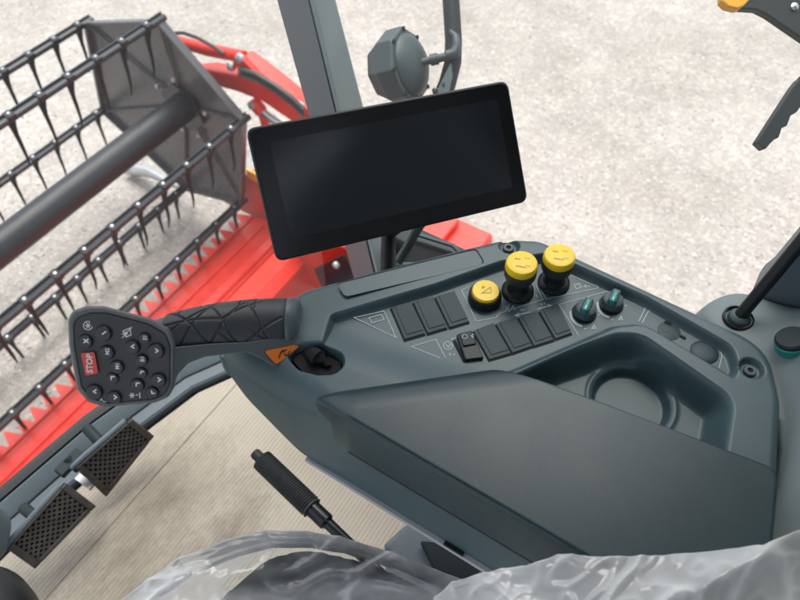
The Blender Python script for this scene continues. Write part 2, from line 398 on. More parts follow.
def relief(name, outline, hfun, step, mat, parent, bottom, coarse=5, thr=2e-5, flare=0.0):
    O = resample(outline, step * 1.6)
    x0, y0 = O.min(0); x1, y1 = O.max(0)
    gx = np.arange(x0, x1, step); gy = np.arange(y0, y1, step)
    X, Y = np.meshgrid(gx, gy, indexing='ij')
    D = sdf(O, X, Y)
    Z = hfun(X, Y, D)
    curv = np.zeros_like(Z)
    curv[1:-1, :] = np.abs(Z[2:, :] + Z[:-2, :] - 2 * Z[1:-1, :]); c2 = np.zeros_like(Z)
    c2[:, 1:-1] = np.abs(Z[:, 2:] + Z[:, :-2] - 2 * Z[:, 1:-1]); curv = np.maximum(curv, c2)
    hot = curv > thr
    h2 = hot.copy()
    for dx in (-1, 0, 1):
        for dy in (-1, 0, 1): h2 |= np.roll(np.roll(hot, dx, 0), dy, 1)
    I, J = np.indices(Z.shape)
    keep = (D > step * .8) & (h2 | ((I % coarse == 0) & (J % coarse == 0)))
    jit = (rng.random((keep.sum(), 2)) - .5) * step * .05
    pts = np.vstack([O, np.stack([X[keep], Y[keep]], 1) + jit])
    n = len(O)
    res = delaunay_2d_cdt([Vector(p) for p in pts], [(i, (i + 1) % n) for i in range(n)], [], 1, 1e-7)
    V = np.array([tuple(p) for p in res[0]]); Fc = [list(f) for f in res[2]]
    d = sdf(O, V[:, 0], V[:, 1]); orig = res[3]
    d = np.where([any(q < n for q in o) for o in orig], 0, np.maximum(d, 0))
    z = hfun(V[:, 0], V[:, 1], d)
    V3 = np.column_stack([V, z]).tolist()
    # walls
    from collections import Counter
    ec = Counter()
    for f in Fc:
        for a, b in zip(f, f[1:] + f[:1]): ec[(a, b)] += 1
    bnd = [(a, b) for (a, b) in ec if (b, a) not in ec]
    low = {}
    for a, b in bnd:
        for q in (a, b):
            if q not in low: low[q] = len(V3); V3.append([V3[q][0], V3[q][1], bottom(V3[q][0], V3[q][1]) if callable(bottom) else bottom])
    for a, b in bnd: Fc.append([b, a, low[a], low[b]])
    return mesh_obj(name, V3, Fc, mat, parent, angle=50)

def W2(pts, z): return [tuple(onz(x, y, z).xy) for x, y in pts]
def F2(pts): return [tuple(FL(f, l).xy) for f, l in pts]

# =================================================================== GROUND
g = MB(); g.add([(-120, -120, -1.9), (120, -120, -1.9), (120, 120, -1.9), (-120, 120, -1.9)], [(0, 1, 2, 3)])
go = g.build('ground', GROUND); go['kind'] = 'structure'
def pebbles():
    ico = [(0, .526, .851), (0, .526, -.851), (0, -.526, .851), (0, -.526, -.851), (.526, .851, 0), (.526, -.851, 0), (-.526, .851, 0), (-.526, -.851, 0), (.851, 0, .526), (-.851, 0, .526), (.851, 0, -.526), (-.851, 0, -.526)]
    P = np.array(ico)
    fcs = []
    for i in range(12):
        for j in range(i + 1, 12):
            for k in range(j + 1, 12):
                if all(np.linalg.norm(P[a] - P[b]) < 1.1 for a, b in ((i, j), (j, k), (i, k))):
                    nrm = np.cross(P[j] - P[i], P[k] - P[i]); fcs.append((i, j, k) if nrm @ P[i] > 0 else (i, k, j))
    fcs = np.array(fcs)
    N = 30000
    y = 1.0 + (rng.random(N) ** 1.25) * 6.5; x = (rng.random(N) - .5) * 2 * (.8 + y * .72)
    s = .0028 + .0080 * rng.random(N) ** 3
    sc = np.stack([s * (.8 + .6 * rng.random(N)), s * (.8 + .6 * rng.random(N)), s * (.5 + .3 * rng.random(N))], 1)
    th = rng.random(N) * 6.28
    V = P[None] * (1 + .25 * (rng.random((N, 12, 1)) - .5)) * sc[:, None, :]
    c, si = np.cos(th)[:, None], np.sin(th)[:, None]
    Vx = V[..., 0] * c - V[..., 1] * si + x[:, None]; Vy = V[..., 0] * si + V[..., 1] * c + y[:, None]
    Vz = V[..., 2] + (-1.9 - s * .05)[:, None]
    VV = np.stack([Vx, Vy, Vz], -1).reshape(-1, 3)
    FF = (fcs[None] + (np.arange(N) * 12)[:, None, None]).reshape(-1, 3)
    me = bpy.data.meshes.new('gravel'); me.vertices.add(len(VV)); me.vertices.foreach_set('co', VV.ravel())
    me.loops.add(FF.size); me.loops.foreach_set('vertex_index', FF.ravel().astype(np.int32))
    me.polygons.add(len(FF)); me.polygons.foreach_set('loop_start', (np.arange(len(FF)) * 3).astype(np.int32))
    me.update(calc_edges=True)
    a = me.attributes.new('tone', 'FLOAT', 'POINT'); a.data.foreach_set('value', np.repeat(rng.random(N) ** 1.1, 12).astype(np.float32))
    me.materials.append(PEB); me.shade_smooth()
    o = bpy.data.objects.new('gravel', me); COL.objects.link(o); o['kind'] = 'stuff'
    o['label'] = 'loose pale stones scattered over the ground'; o['category'] = 'gravel'
pebbles()

# =================================================================== HEADER (red) and REEL
LP = 1.93
hexpx = [(88, 22), (160, 20), (245, 120), (243, 202), (187, 187), (105, 110)]
HEX = [onL(x, y, LP) for x, y in hexpx]
AX = onL(186, 105, LP)
reel = thing('reel', 'black pickup reel of long bars with hanging tines and a flat hexagonal end plate', 'reel', AX)
pm = MB(); pm.prism(HEX, LAT * .02)
c = sum(HEX, Vector()) / 6
plate = pm.build('end_plate', PLATE, reel); bevel(plate, .004, 2)
e = MB()
for i in range(6):
    a, b = HEX[i], HEX[(i + 1) % 6]; m = (a + b) / 2; d = (b - a)
    e.box(m - LAT * .012, [d, LAT, d.cross(LAT)], [d.length + .02, .03, .014])
e.build('plate_rim', PLATE, plate)
sp = MB()
for i in range(6):
    a = AX + (HEX[i] - AX) * .16; b = AX + (HEX[i] - AX) * .95
    sp.tube([a - LAT * .012, b - LAT * .012], .008, 8)
sp.build('spoke', PLATE, plate)
hb = MB(); hb.lathe(AX - LAT * .03, LAT, [(.14, 0), (.14, .02)], 6)
hb.build('hub', STEEL, reel)
for k in range(6):
    bt = MB(); q = AX + (HEX[k] - AX).normalized() * .165 - LAT * .02
    bt.lathe(q, -LAT, [(.013, 0), (.013, .012), (.008, .016)], 8)
    bt.build('bolt', BOLT, reel)
tb = MB(); tb.tube([AX - LAT * .02, AX - LAT * 4.2], .074, 32); tb.build('tube', TUBE, reel)
# bars
tine = MB()
pr = [(0, 0), (.010, -.04), (.019, -.085), (.023, -.135), (.033, -.205), (.054, -.27)]
rr_ = [.020, .0135, .0095, .0085, .0065, .003]
tine.tube([FWD * a + ZUP * b for a, b in pr], rr_, 8)
tine_o = None
for bi, hx in enumerate(HEX):
    b = MB()
    s = hx + LAT * .03; e_ = hx - LAT * 4.2
    b.tube([s, e_], .0165, 10)
    b.box((s + e_) / 2 + FWD * .018, [LAT, ZUP, FWD], [(s - e_).length, .042, .007])
    TS = .152; nt = 17
    offs = .06 + .05 * ((bi * 37) % 5) / 5
    b.cur = 1
    for k in range(nt):
        q = hx - LAT * (offs + TS * k)
        b.lathe(q + ZUP * .016, ZUP - FWD * .2, [(.0075, 0), (.0075, .010), (.005, .013)], 8)
    b.cur = 0
    for k in range(nt):
        q = hx - LAT * (offs + TS * k)
        b.box(q + ZUP * .010, [LAT, FWD, ZUP], [.032, .048, .026])
    bo = b.build('tine_bar', STEEL, reel, org=hx, mats=[STEEL, BOLT])
    for k in range(nt):
        q = hx - LAT * (offs + TS * k) + FWD * .01 - ZUP * .015
        if tine_o is None:
            tine_o = tine.build('tine', TINE); to = tine_o; to.location = q - hx; to.parent = bo
        else:
            to = tine_o.copy(); COL.objects.link(to); to.parent = bo; to.location = q - hx
            to.rotation_euler = (random.uniform(-.03, .03), random.uniform(-.03, .03), random.uniform(-.2, .2))

hd = thing('harvester_header', 'red cutting header with toothed cutter bar and lifting arm in front of the cab', 'header', FL(1.9, 1.0, -1.8))
CF = 2.27; CZ = -1.75
# deck: from the cutter bar back over the table to the rear wall
prof = [(CF, -1.765), (CF - .02, -1.745), (CF - .20, -1.715), (CF - .215, -1.69), (CF - .26, -1.69), (CF - .275, -1.71), (1.93, -1.70), (1.86, -1.66), (1.80, -1.54), (1.72, -1.50), (1.70, -1.30), (1.60, -1.28), (1.55, -1.32), (1.52, -1.70), (CF - .1, -1.80)]
def hdr(l): return [FL(f, l, z) for f, z in prof]
d = MB(); d.loft([hdr(2.0), hdr(-2.3)]); d.build('table', RED, hd, angle=25)
kb = MB(); kb.box(FL(CF + .01, -.15, CZ - .012), [LAT, FWD, ZUP], [4.3, .05, .016]); kb.build('knife_bar', RED, hd)
tooth = MB()
tb_ = [FL(-.01, -.0375), FL(-.01, .0375), FL(.025, .028), FL(.082, .005), FL(.082, -.005), FL(.025, -.028)]
tooth.prism([p + ZUP * -.012 for p in tb_], ZUP * .02)
t0 = None
for k in range(52):
    q = FL(CF + .02, 1.95 - .0762 * k, CZ) - ORG[hd]
    if t0 is None: t0 = tooth.build('cutter_tooth', RED); to = t0
    else: to = t0.copy(); COL.objects.link(to)
    to.parent = hd; to.location = q
# strips and ridges on the table
for f, z in ((CF - .10, -1.726), (2.06, -1.707), (1.985, -1.703)):
    r = MB(); r.box(FL(f, -.15, z), [LAT, FWD, ZUP], [4.2, .012, .014]); bevel(r.build('table_rib', RED, hd), .004, 2)
# right end panel (divider)
ep = MB()
poly = [(2.55, -1.80), (2.50, -1.62), (2.30, -1.45), (2.05, -1.25), (1.62, -1.12), (1.50, -1.12), (1.50, -1.80)]
ep.prism([FL(f, 2.02, z) for f, z in poly], LAT * .05); bevel(ep.build('end_panel', RED, hd), .008, 2)
# yellow reflector
yb = MB(); yb.box(FL(2.23, 2.015, -1.42), [FWD, LAT, ZUP], [.09, .012, .06]); yb.build('reflector', YELLOW, hd)
# divider point and rear beam that shows right of the screen
bm = MB()
A, B, Cc = onL(425, 232, 1.93), onL(457, 221, 1.93), onL(494, 240, 1.93)
bm.prism([FL(1.62, 1.60, -1.12), FL(.95, 1.60, -.985), FL(.76, 1.60, -.985), FL(.70, 1.60, -1.5), FL(1.55, 1.60, -1.5)], LAT * .36)
bevel(bm.build('feeder_housing', RED, hd), .015, 3)
fb = MB(); fb.box(FL(.98, 1.78, -.975), [LAT, FWD, ZUP], [.30, .14, .05]); bevel(fb.build('feeder_bracket', RED, hd), .01)
# reel lifting arm
L2 = 2.06
arm = MB()
def A_(x, y): return onL(x, y, L2)
arm.prism([A_(182, 72), A_(206, 70), A_(236, 76), A_(240, 58), A_(262, 74), A_(312, 114), A_(330, 130), A_(330, 150), A_(300, 128), A_(262, 102), A_(236, 92), A_(206, 84), A_(190, 76)], LAT * .09)
ao = arm.build('lift_arm', RED, hd); bevel(ao, .015, 3)
pw_ = MB(); e_ = A_(322, 138) + LAT * .045; pw_.prism([e_ + FWD * .06 + ZUP * .02, e_ + ZUP * .05 - FWD * .08, FL(1.50, 0, -1.25) + LAT * e_.dot(LAT), FL(1.74, 0, -1.25) + LAT * e_.dot(LAT)], LAT * .06); bevel(pw_.build('arm_post', RED, hd), .01)
a2 = MB(); a2.tube([A_(172, 44) + LAT * .03, A_(205, 53) + LAT * .03, A_(240, 60) + LAT * .03], [.030, .032, .030], 14)
a2.build('arm_tube', RED, ao)
a3 = MB(); a3.prism([A_(236, 60), A_(244, 54), A_(252, 62), A_(272, 84), A_(262, 84)], LAT * -.03); a3.build('gusset', RED, ao)
a4 = MB(); a4.tube([A_(252, 101), A_(268, 116), A_(285, 128), A_(312, 148)], .022, 12); a4.build('cylinder_rod', METAL, ao)
a5 = MB(); a5.tube([A_(252, 100), A_(262, 112)], .035, 14); a5.tube([A_(262, 112), A_(266, 126)], .024, 12); a5.build('cylinder_clevis', RED, ao)
h = MB()
for o_ in (0, .03):
    h.tube([A_(x, y) - LAT * .04 + ZUP * o_ for x, y in ((246, 70), (262, 75), (282, 87), (298, 99), (310, 111))], .013, 8)
h.tube([A_(x, y) for x, y in ((176, 33), (184, 33), (198, 38), (214, 47), (224, 54))], .009, 8)
h.build('hydraulic_hose', HOSE, hd)
for x, y in ((243, 56), (234, 64), (303, 104), (255, 103)):
    bl = MB(); bl.lathe(A_(x, y) - LAT * .012, -LAT, [(.024, 0), (.024, .02), (.012, .028)], 10)
    bl.build('bolt', BOLT, hd)
# grey guard and link plate between console and header
gl = MB(); gl.prism([onL(x, y, 1.5) for x, y in ((312, 268), (345, 252), (352, 268), (322, 288))], LAT * .05 - ZUP * .30 - FWD * .05); bevel(gl.build('link_plate', STEEL, hd), .01)
b2 = MB(); b2.lathe(onL(337, 264, 1.48), -LAT, [(.015, 0), (.015, .014), (.008, .02)], 10); b2.build('bolt', BOLT, hd)
gs = MB(); gs.tube([onL(128, 168, 1.96), onL(150, 172, 1.96), onL(172, 184, 1.96), onL(196, 192, 1.96)], [.045, .035, .02, .015], 10)
gs.build('divider_rod', METAL, hd)

# =================================================================== CAB
cab = thing('harvester_cab', 'grey cab body with front corner pillar, windscreen sill and dusty panes around the console', 'cab', FL(.3, .2, 0))
# floor
fl = MB()
sill_px = [(0, 515), (15, 503), (130, 432), (195, 390), (228, 363)]
inner = [FL(.815, -.95), FL(.81, -.3), FL(.795, 0), FL(.775, .20), FL(.735, .38), FL(.66, .52), FL(.55, .60)]
fl.add([p + ZUP * 0 for p in inner] + [FL(-.7, .60), FL(-.7, -.95)], [list(range(len(inner) + 2))])
fo = fl.build('floor', RUBBER); fo['kind'] = 'structure'
# windscreen sill: lofted step following the curved glass
def sill_ring(p, out):
    return [p + out * .026 + ZUP * -.10, p + out * .026 + ZUP * .030, p + out * .03 + ZUP * .034, p + out * .052 + ZUP * .044, p + out * .058 + ZUP * .04, p + out * .06 - ZUP * .10]
path = [Vector(p) for p in inner]
outs = []
for i in range(len(path)):
    t = (path[min(i + 1, len(path) - 1)] - path[max(i - 1, 0)]).normalized(); outs.append(Vector((t.x, t.y, 0)).cross(ZUP) * -1)
outs = [o if o.dot(FWD + LAT * .3) > 0 else -o for o in outs]
s = MB(); s.loft([sill_ring(p, o) for p, o in zip(path, outs)]); so_ = s.build('front_sill', PILLAR_D, cab, angle=30)
s = MB(); s.loft([[p + ZUP * -.05, p + ZUP * .018, p + o * .004 + ZUP * .022, p + o * .024 + ZUP * .026, p + o * .0255 - ZUP * .05] for p, o in zip(path, outs)]); s.build('sill_trim', SILL, so_, angle=30)
sl = MB(); sl.loft([[p + o * .0605 + ZUP * (-.02), p + o * .0605 + ZUP * .043, p + o * .082 + ZUP * .043, p + o * .088 - ZUP * .02] for p, o in zip(path, outs)])
sl.build('rubber_seal', BLACK, so_, angle=30)
# windscreen, leaning forward
def lift(p, o, z): return p + o * (.07 + .16 * (z / 1.9)) + ZUP * z
gp = MB(); gp.loft([[lift(p, o, z) for p, o in zip(path, outs)] for z in (.05, .5, 1.0, 1.5, 2.0)], False, False, closed=False)
gp.build('windscreen', GLASS, cab, angle=180)
# corner pillar
def line3(p0, p1, l): return onL(*p0, l), onL(*p1, l)
m0, m1 = line3((308, 0), (368, 250), .61)
l0, l1 = line3((277, 0), (346, 250), .665)
r0, r1 = line3((332, 0), (400, 250), .665)
def ext(a, b, za):
    t = (za - a.z) / (b.z - a.z); return a + (b - a) * t
def sect(z): return [ext(l0, l1, z), ext(m0, m1, z), ext(r0, r1, z), (ext(l0, l1, z) + ext(r0, r1, z)) / 2 + LAT * .05]
pl = MB(); pl.loft([sect(.02), sect(.8), sect(2.05)])
po = pl.build('corner_pillar', PILLAR_D, cab, angle=20); bevel(po, .008, 3, 20)
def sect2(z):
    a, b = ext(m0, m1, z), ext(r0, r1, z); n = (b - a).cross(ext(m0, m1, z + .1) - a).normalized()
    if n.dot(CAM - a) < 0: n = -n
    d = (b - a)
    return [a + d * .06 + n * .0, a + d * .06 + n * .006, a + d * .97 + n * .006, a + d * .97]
tr = MB(); tr.loft([sect2(.05), sect2(.8), sect2(2.02)]); bevel(tr.build('pillar_lit_face', PILLAR_LIT, po, angle=20), .003, 2)  # thin pale skin painting the pillar's sunlit face
# right side wall below the window and the pane
sw = MB(); sw.box(FL(.10, .67, -.03), [FWD, LAT, ZUP], [.80, .05, .86]); bevel(sw.build('side_wall', BRACKET, cab), .01)
sg = MB(); sg.add([FL(.46, .675, .455), FL(-.06, .675, .455), FL(-.06, .76, 2.04), FL(.62, .76, 2.04)], [(0, 1, 2, 3)]); sg.build('side_window', GLASS, cab)
# roof (out of frame; it shades the seat)
rf = MB(); rf.box(FL(.15, -.05, 2.12), [FWD, LAT, ZUP], [1.9, 1.9, .14]); bevel(rf.build('roof', BRACKET, cab), .03)
rw = MB(); rw.box(FL(-.72, .60, 1.4), [FWD, LAT, ZUP], [.05, .62, 1.4]); rw.build('rear_shade_panel', BRACKET, cab)  # unseen panel added so the monitor reflects something dark
rq = MB(); rq.box(FL(-.43, .78, 1.33), [FWD, LAT, ZUP], [.54, .05, 1.46]); rq.build('quarter_shade_panel', BRACKET, cab)  # unseen panel added to shade the console's right side and cut monitor glare
# light rear corner panel: ledge curving up into the wall
lp = MB()
fr_ = [(-.028, .0), (-.034, .012), (-.05, .018), (-.12, .019), (-.155, .022), (-.185, .035), (-.205, .065), (-.215, .11), (-.225, .30), (-.24, .7)]
fr2 = [(-.028, .0), (-.034, .012), (-.05, .018), (-.082, .020), (-.108, .030), (-.128, .055), (-.142, .10), (-.150, .16), (-.16, .30), (-.17, .7)]
def prof_at(l):
    k = float(sstep((l - .42) / .11)); return [(a[0] * (1 - k) + b[0] * k, a[1] * (1 - k) + b[1] * k) for a, b in zip(fr_, fr2)]
ledge_rings = []
for l, sh in ((.05, 0), (.30, 0), (.47, 0), (.515, 0), (.545, 0), (.565, .006), (.582, .018), (.59, .035)):
    ledge_rings.append([FL(min(f - sh * (1 if i < 5 else .2), f, -.150 - .003 * (9 - i) / 9 if l < .5 else 9), l, .645 + z - (.02 if i == 0 else 0)) for i, (f, z) in enumerate(prof_at(l))])
ledge_rings.append([p - LAT * 0 + ZUP * -.3 for p in ledge_rings[-1]])
lp.loft(ledge_rings, False, False, closed=False)
lpo = lp.build('corner_panel', LIGHTP, cab, angle=60)
ss = lpo.modifiers.new('s', 'SUBSURF'); ss.levels = 2; ss.render_levels = 2

wp = MB(); wp.prism([onL(x, y, .588) for x, y in ((750, 296), (754, 290), (764, 282), (800, 239), (850, 180), (980, 180), (980, 480), (850, 420), (800, 380), (756, 340))], LAT * .05); bevel(wp.build('rear_side_panel', SILL, cab), .012, 4)
# floor mat
MATO = FL(.68, .10, .004)
def to_mat(x, y):
    p = onz(x, y, .01) - MATO; return p.dot(FWD), p.dot(LAT)
for (x, y, rx, ry) in ((165, 495, .20, .24), (120, 560, .20, .26), (225, 535, .12, .2)):
    a, b = to_mat(x, y); BLOBS.append((a, b, rx, ry))
MATM = mat_mat()
mo = bpy.data.meshes.new('floor_mat')
mf = [i for i in inner]
mpts = [((p - FWD * .012) - MATO) for p in mf] + [FL(-.3, .56) - MATO, FL(-.3, -.9) - MATO]
loc = [(p.dot(FWD), p.dot(LAT), 0.0) for p in mpts]
n_ = len(loc)
mo.from_pydata(loc + [(a, b, .006) for a, b, c in loc], [], [list(range(n_, 2 * n_))] + [(i, (i + 1) % n_, n_ + (i + 1) % n_, n_ + i) for i in range(n_)])
mo.materials.append(MATM)
mao = bpy.data.objects.new('floor_mat', mo); COL.objects.link(mao)
mao.matrix_world = Matrix((FWD, LAT, ZUP)).transposed().to_4x4(); mao.location = MATO
tag(mao, 'beige ribbed rubber mat with dark trodden dirt covering the cab floor', 'floor mat')
for f_ in (.672,):
    sm = MB(); sm.box(FL(f_, -.15, .0108), [FWD, LAT, ZUP], [.0022, 1.3, .0022]); 
    o = mesh_obj('seam', sm.v, sm.f, MATM); o.data.materials.clear(); o.data.materials.append(MATM)
    mw = mao.matrix_world.inverted()
    o.parent = mao; o.data.transform(Matrix((FWD, LAT, ZUP)).to_4x4() @ Matrix.Translation(-MATO))

# =================================================================== CONSOLE
zP, zR = .670, .681
con = thing('control_console', 'dark grey moulded side console with switches, yellow knobs and cup tray beside the seat', 'console', FL(.1, .35, zP))
nearL = .222
out_px = [(209, 345), (220, 303), (272, 284), (292, 288)]
pts = W2([(216, 340), (224, 306), (270, 287), (287, 291), (305, 283), (505, 237), (540, 238), (770, 345), (783, 400)], zR)
pts += F2([(-.160, .31), (-.168, nearL), (.20, nearL), (.27, nearL - .002), (.335, .224), (.380, .238)])
rads = [.012, .012, .014, .008, .012, .035, .035, .05, .05, .03, .02, .05, .1, .1, .1]
OUT = rounded(pts, rads, 7)
POCK = rounded(W2([(330, 313), (434, 284), (500, 261), (549, 252), (647, 296.5), (734, 346), (740, 366), (733, 388), (620, 420), (300, 420)], zR), [.008, .03, .02, .02, .05, .02, .02, .02, .02, .02, .01], 6)
cr0, cr1 = np.array(W2([(345, 328)], zP)[0]), np.array(W2([(489, 372)], zP)[0])
cd = (cr1 - cr0) / np.linalg.norm(cr1 - cr0); cn = np.array([-cd[1], cd[0]])
if cn @ (np.array(W2([(480, 300)], zP)[0]) - cr0) < 0: cn = -cn
LIP = rounded(W2([(470, 382), (520, 364), (614, 323), (644, 319), (748, 381), (760, 470), (480, 470)], zR), [.01, .01, .02, .03, .02, .02, .02], 7)
TRAY = rounded(W2([(478, 380), (505, 372), (617, 335), (641, 335), (733, 399), (722, 470), (560, 470)], zR), [.01, .01, .022, .03, .022, .02, .02], 7)
CUP = W2([(631, 401)], zR - .032)[0]
SLOT = rounded(W2([(287, 352), (297, 343), (320, 343), (341, 352), (343, 364), (334, 372), (318, 372), (300, 366)], zR), .012, 5)
SC1 = W2([(509, 245)], zR)[0]; SC2 = W2([(752, 368)], zR)[0]
INSET = rounded(W2([(337, 284), (473, 250), (483, 262), (478, 266), (345, 297)], zR), [.006, .008, .004, .002, .006], 5)
def h_console(X, Y, D):
    Z = np.full(X.shape, zR)
    # soft crown so the rim is not dead flat
    nl = X * LAT.x + Y * LAT.y - nearL
    ff = X * FWD.x + Y * FWD.y
    d1 = sdf(POCK, X, Y); d2 = (X - cr0[0]) * cn[0] + (Y - cr0[1]) * cn[1]
    pocket = np.minimum(sstep((d1 + .001) / .007), sstep((d2 + .050) / .052))
    lip = sdf(LIP, X, Y)
    pocket = pocket * (1 - sstep((lip + .003) / .010))
    Z -= (zR - zP) * pocket
    t = sdf(TRAY, X, Y)
    Z -= .032 * sstep((t + .004) / .020)
    # falling shoulder at the nose and along the seat side
    nose = np.clip((ff - .20) / .18, 0, 1)
    Z -= .010 * sstep(nose) * sstep(1 - D / .09)
    cup = np.hypot(X - CUP[0], Y - CUP[1])
    Z -= .011 * sstep((.0385 - cup) / .006)
    Z += .0016 * np.exp(-((cup - .0418) / .0026) ** 2)
    s = sdf(SLOT, X, Y)
    Z -= .032 * sstep((s + .003) / .008)
    # saddle hollow below the lever
    for sx, sy, r, dp in ((262, 372, .035, .006),):
        q = W2([(sx, sy)], zR)[0]; Z -= dp * np.exp(-((X - q[0]) ** 2 + (Y - q[1]) ** 2) / r ** 2)
    for q in (SC1, SC2):
        r = np.hypot(X - q[0], Y - q[1]); Z -= .0065 * sstep((.0125 - r) / .004)
    near = np.clip(1 - np.abs(nl) / .05, 0, 1) * (ff < .40)
    r = .009 + .022 * sstep(np.clip((ff - .18) / .08, 0, 1)) * sstep(np.clip(1 - nl / .12, 0, 1))
    Z -= roundover(D, 1.0 * r)
    return Z
ins_ = MB(); ins_.prism([Vector((x, y, zR - .001)) for x, y in INSET], ZUP * .0012)
rel_later = ins_
body = relief('body', OUT, h_console, .0010, CONS, con, lambda x, y: .54 + .065 * float(sstep(((x * FWD.x + y * FWD.y) - .24) / .13)), coarse=7)
bevel(ins_.build('label_inset', CONS, con), .0005, 2)
ig = MB(); ig.ribbon([onz(x, y, zR + .0004) for x, y in ((337, 284.5), (339, 283), (473, 249.2), (477, 250.5), (483.5, 261), (482.5, 263))], .0012, ZUP); ig.build('inset_gap', GAP, con)
# light strip along the lower seat-side edge with a small slot
st = MB(); st.box(FL(.05, nearL + .0005, .5385), [FWD, LAT, ZUP], [.42, .012, .006]); bevel(st.build('edge_strip', STRIP, con), .002, 2)
sl = MB(); sl.box(FL(.075, nearL - .0025, .541), [FWD, LAT, ZUP], [.022, .004, .008]); sl.build('strip_clip', BLACK, con)
# dark base under the console
bs = MB(); bs.box(FL(-.06, .385, .27), [FWD, LAT, ZUP], [.20, .24, .53]); bevel(bs.build('pedestal', BRACKET, con), .015)

# cover (arm rest lid)
zC = .699
cpts = F2([(.243, .2255), (.114, .340), (-.1405, .377), (-.154, .300), (-.165, .2185), (.195, .2185)])
CV = rounded(cpts, [.008, .012, .014, .01, .01, .05], 6)
c0, c1 = np.array(cpts[0]), np.array(cpts[1]); ce = (c1 - c0) / np.linalg.norm(c1 - c0); cen = np.array([-ce[1], ce[0]])
if cen @ (np.array(F2([(0, .3)])[0]) - c0) < 0: cen = -cen
def h_cover(X, Y, D):
    df = (X - c0[0]) * cen[0] + (Y - c0[1]) * cen[1]
    nl = X * LAT.x + Y * LAT.y - .2185
    Z = zC - .019 * (1 - np.sqrt(np.clip(1 - (1 - np.clip(df / .032, 0, 1)) ** 2, 0, 1)))
    Z -= roundover(D, .003)
    Z -= roundover(np.maximum(nl, 0), .005) + .6 * roundover(np.maximum(nl - .004, 0), .028) * sstep((X * FWD.x + Y * FWD.y - .19) / .05)
    ff = X * FWD.x + Y * FWD.y
    Z -= .004 * sstep((.02 - ff) / .2)
    return Z
cover = relief('armrest_cover', CV, h_cover, .0013, COVER, con, .632, coarse=6)
gp_ = MB(); gp_.box(FL(.012, .221, .629), [FWD, LAT, ZUP], [.37, .004, .006]); gp_.build('shadow_gap', GAP, con)
def on_cover(x, y): return onz(x, y, zC + .0003)
SCUFF = plastic('scuff_grey', (.16, .18, .19), .7, 900, 0, .1)
for pp in ([(444.5, 424.5), (446.5, 427), (449.5, 429)],):
    sc = MB(); sc.ribbon([on_cover(*q) for q in pp], .0007, ZUP); sc.build('scuff_mark', SCUFF, con)

# control panel print ------------------------------------------------------
ZP = zP + .0004
def P(x, y, dz=0.0): return onz(x, y, ZP + dz)
def lines(name, sets, w=.0007, closed=()):
    b = MB(); w = w * 1.2
    for i, s_ in enumerate(sets):
        b.ribbon([P(*q) for q in s_], w, ZUP, i in closed)
    return b.build(name, PRINT, con)
lines('panel_marking', [[(354, 317.5), (384, 311), (396, 337.5)], [(369, 318), (381, 314.5), (384, 319.5), (372, 323)]], closed=(0, 1))
lines('panel_marking', [[(440, 358), (411.5, 346.5), (436, 339.3), (445.5, 358)]])
circ = [(448 + 4.6 * math.cos(a), 345.5 + 4.0 * math.sin(a)) for a in np.linspace(0, 6.28, 18)[:-1]]
lines('panel_symbol', [circ, [(446, 344), (448, 347.5), (450.5, 345), (449, 343)], [(449.5, 353), (450.5, 356)], [(453, 355), (455, 354)], [(451, 339.5), (456, 337.5)]], .0008, closed=(0,))
lines('panel_marking', [[(470, 286), (461.5, 290), (476, 320.5), (478, 321), (496, 317.5), (500, 313), (543, 299.5), (536, 285)]])
lines('panel_marking', [[(566, 274), (598, 286.5), (598, 288), (546, 299), (537.5, 283)]])
lines('panel_symbol', [[(505, 306), (509, 311)], [(504, 310), (510, 307.5)], [(509, 304.5), (506, 312)], [(509, 312), (513, 306), (515, 310.5)]], .0008)
lines('panel_arrow', [[(516, 315.3), (530, 312)], [(519, 313.2), (515, 315.6), (520, 316.2)]], .0009)
lines('panel_arrow', [[(537, 309), (551, 305.3)], [(547, 304.6), (551.6, 305.2), (548.5, 307.4)]], .0009)
lines('panel_symbol', [[(521, 309), (522, 311)], [(523.2, 308.5), (524.2, 310.5)], [(541, 303.3), (542, 305)], [(544, 302.6), (545, 304.3)], [(536, 295), (537.5, 297)], [(540, 293), (541, 294.6)]], .0009)
lines('panel_symbol', [[(574, 285), (579, 283.5), (581.5, 287), (576.5, 289)], [(583, 286.5), (590, 286)], [(585, 284.5), (585.8, 288)]], .0009, closed=(0,))
lines('panel_marking', [[(579, 336), (559, 304.5), (606, 291.5), (609, 291.6), (645, 304.5), (646, 306.5), (639, 321)]])
lines('panel_marking', [[(642, 323), (648.5, 311), (651, 310), (713, 344), (720, 350), (722, 356), (719, 368)]])
# dials' scale ticks
for (dx, dy) in ((585, 312), (612, 303)):
    arc = [(dx + 14.2 * math.cos(t), dy + 2 + 12.4 * math.sin(t)) for t in np.linspace(3.4, 1.75, 10)]
    lines('dial_scale', [arc], .0024)
    lines('dial_scale', [[(dx + 13, dy + 3), (dx + 15, dy + 2.4)], [(dx + 7, dy + 16.5), (dx + 9.2, dy + 13), (dx + 10.6, dy + 16.5)], [(dx - 1, dy + 17), (dx + 1.8, dy + 16.4)]], .0009, closed=(1,))
lines('panel_symbol', [[(584, 299.5), (585.5, 297)], [(587, 297.4), (587.8, 299)], [(589, 296.8), (590.4, 298.2)]], .0009)
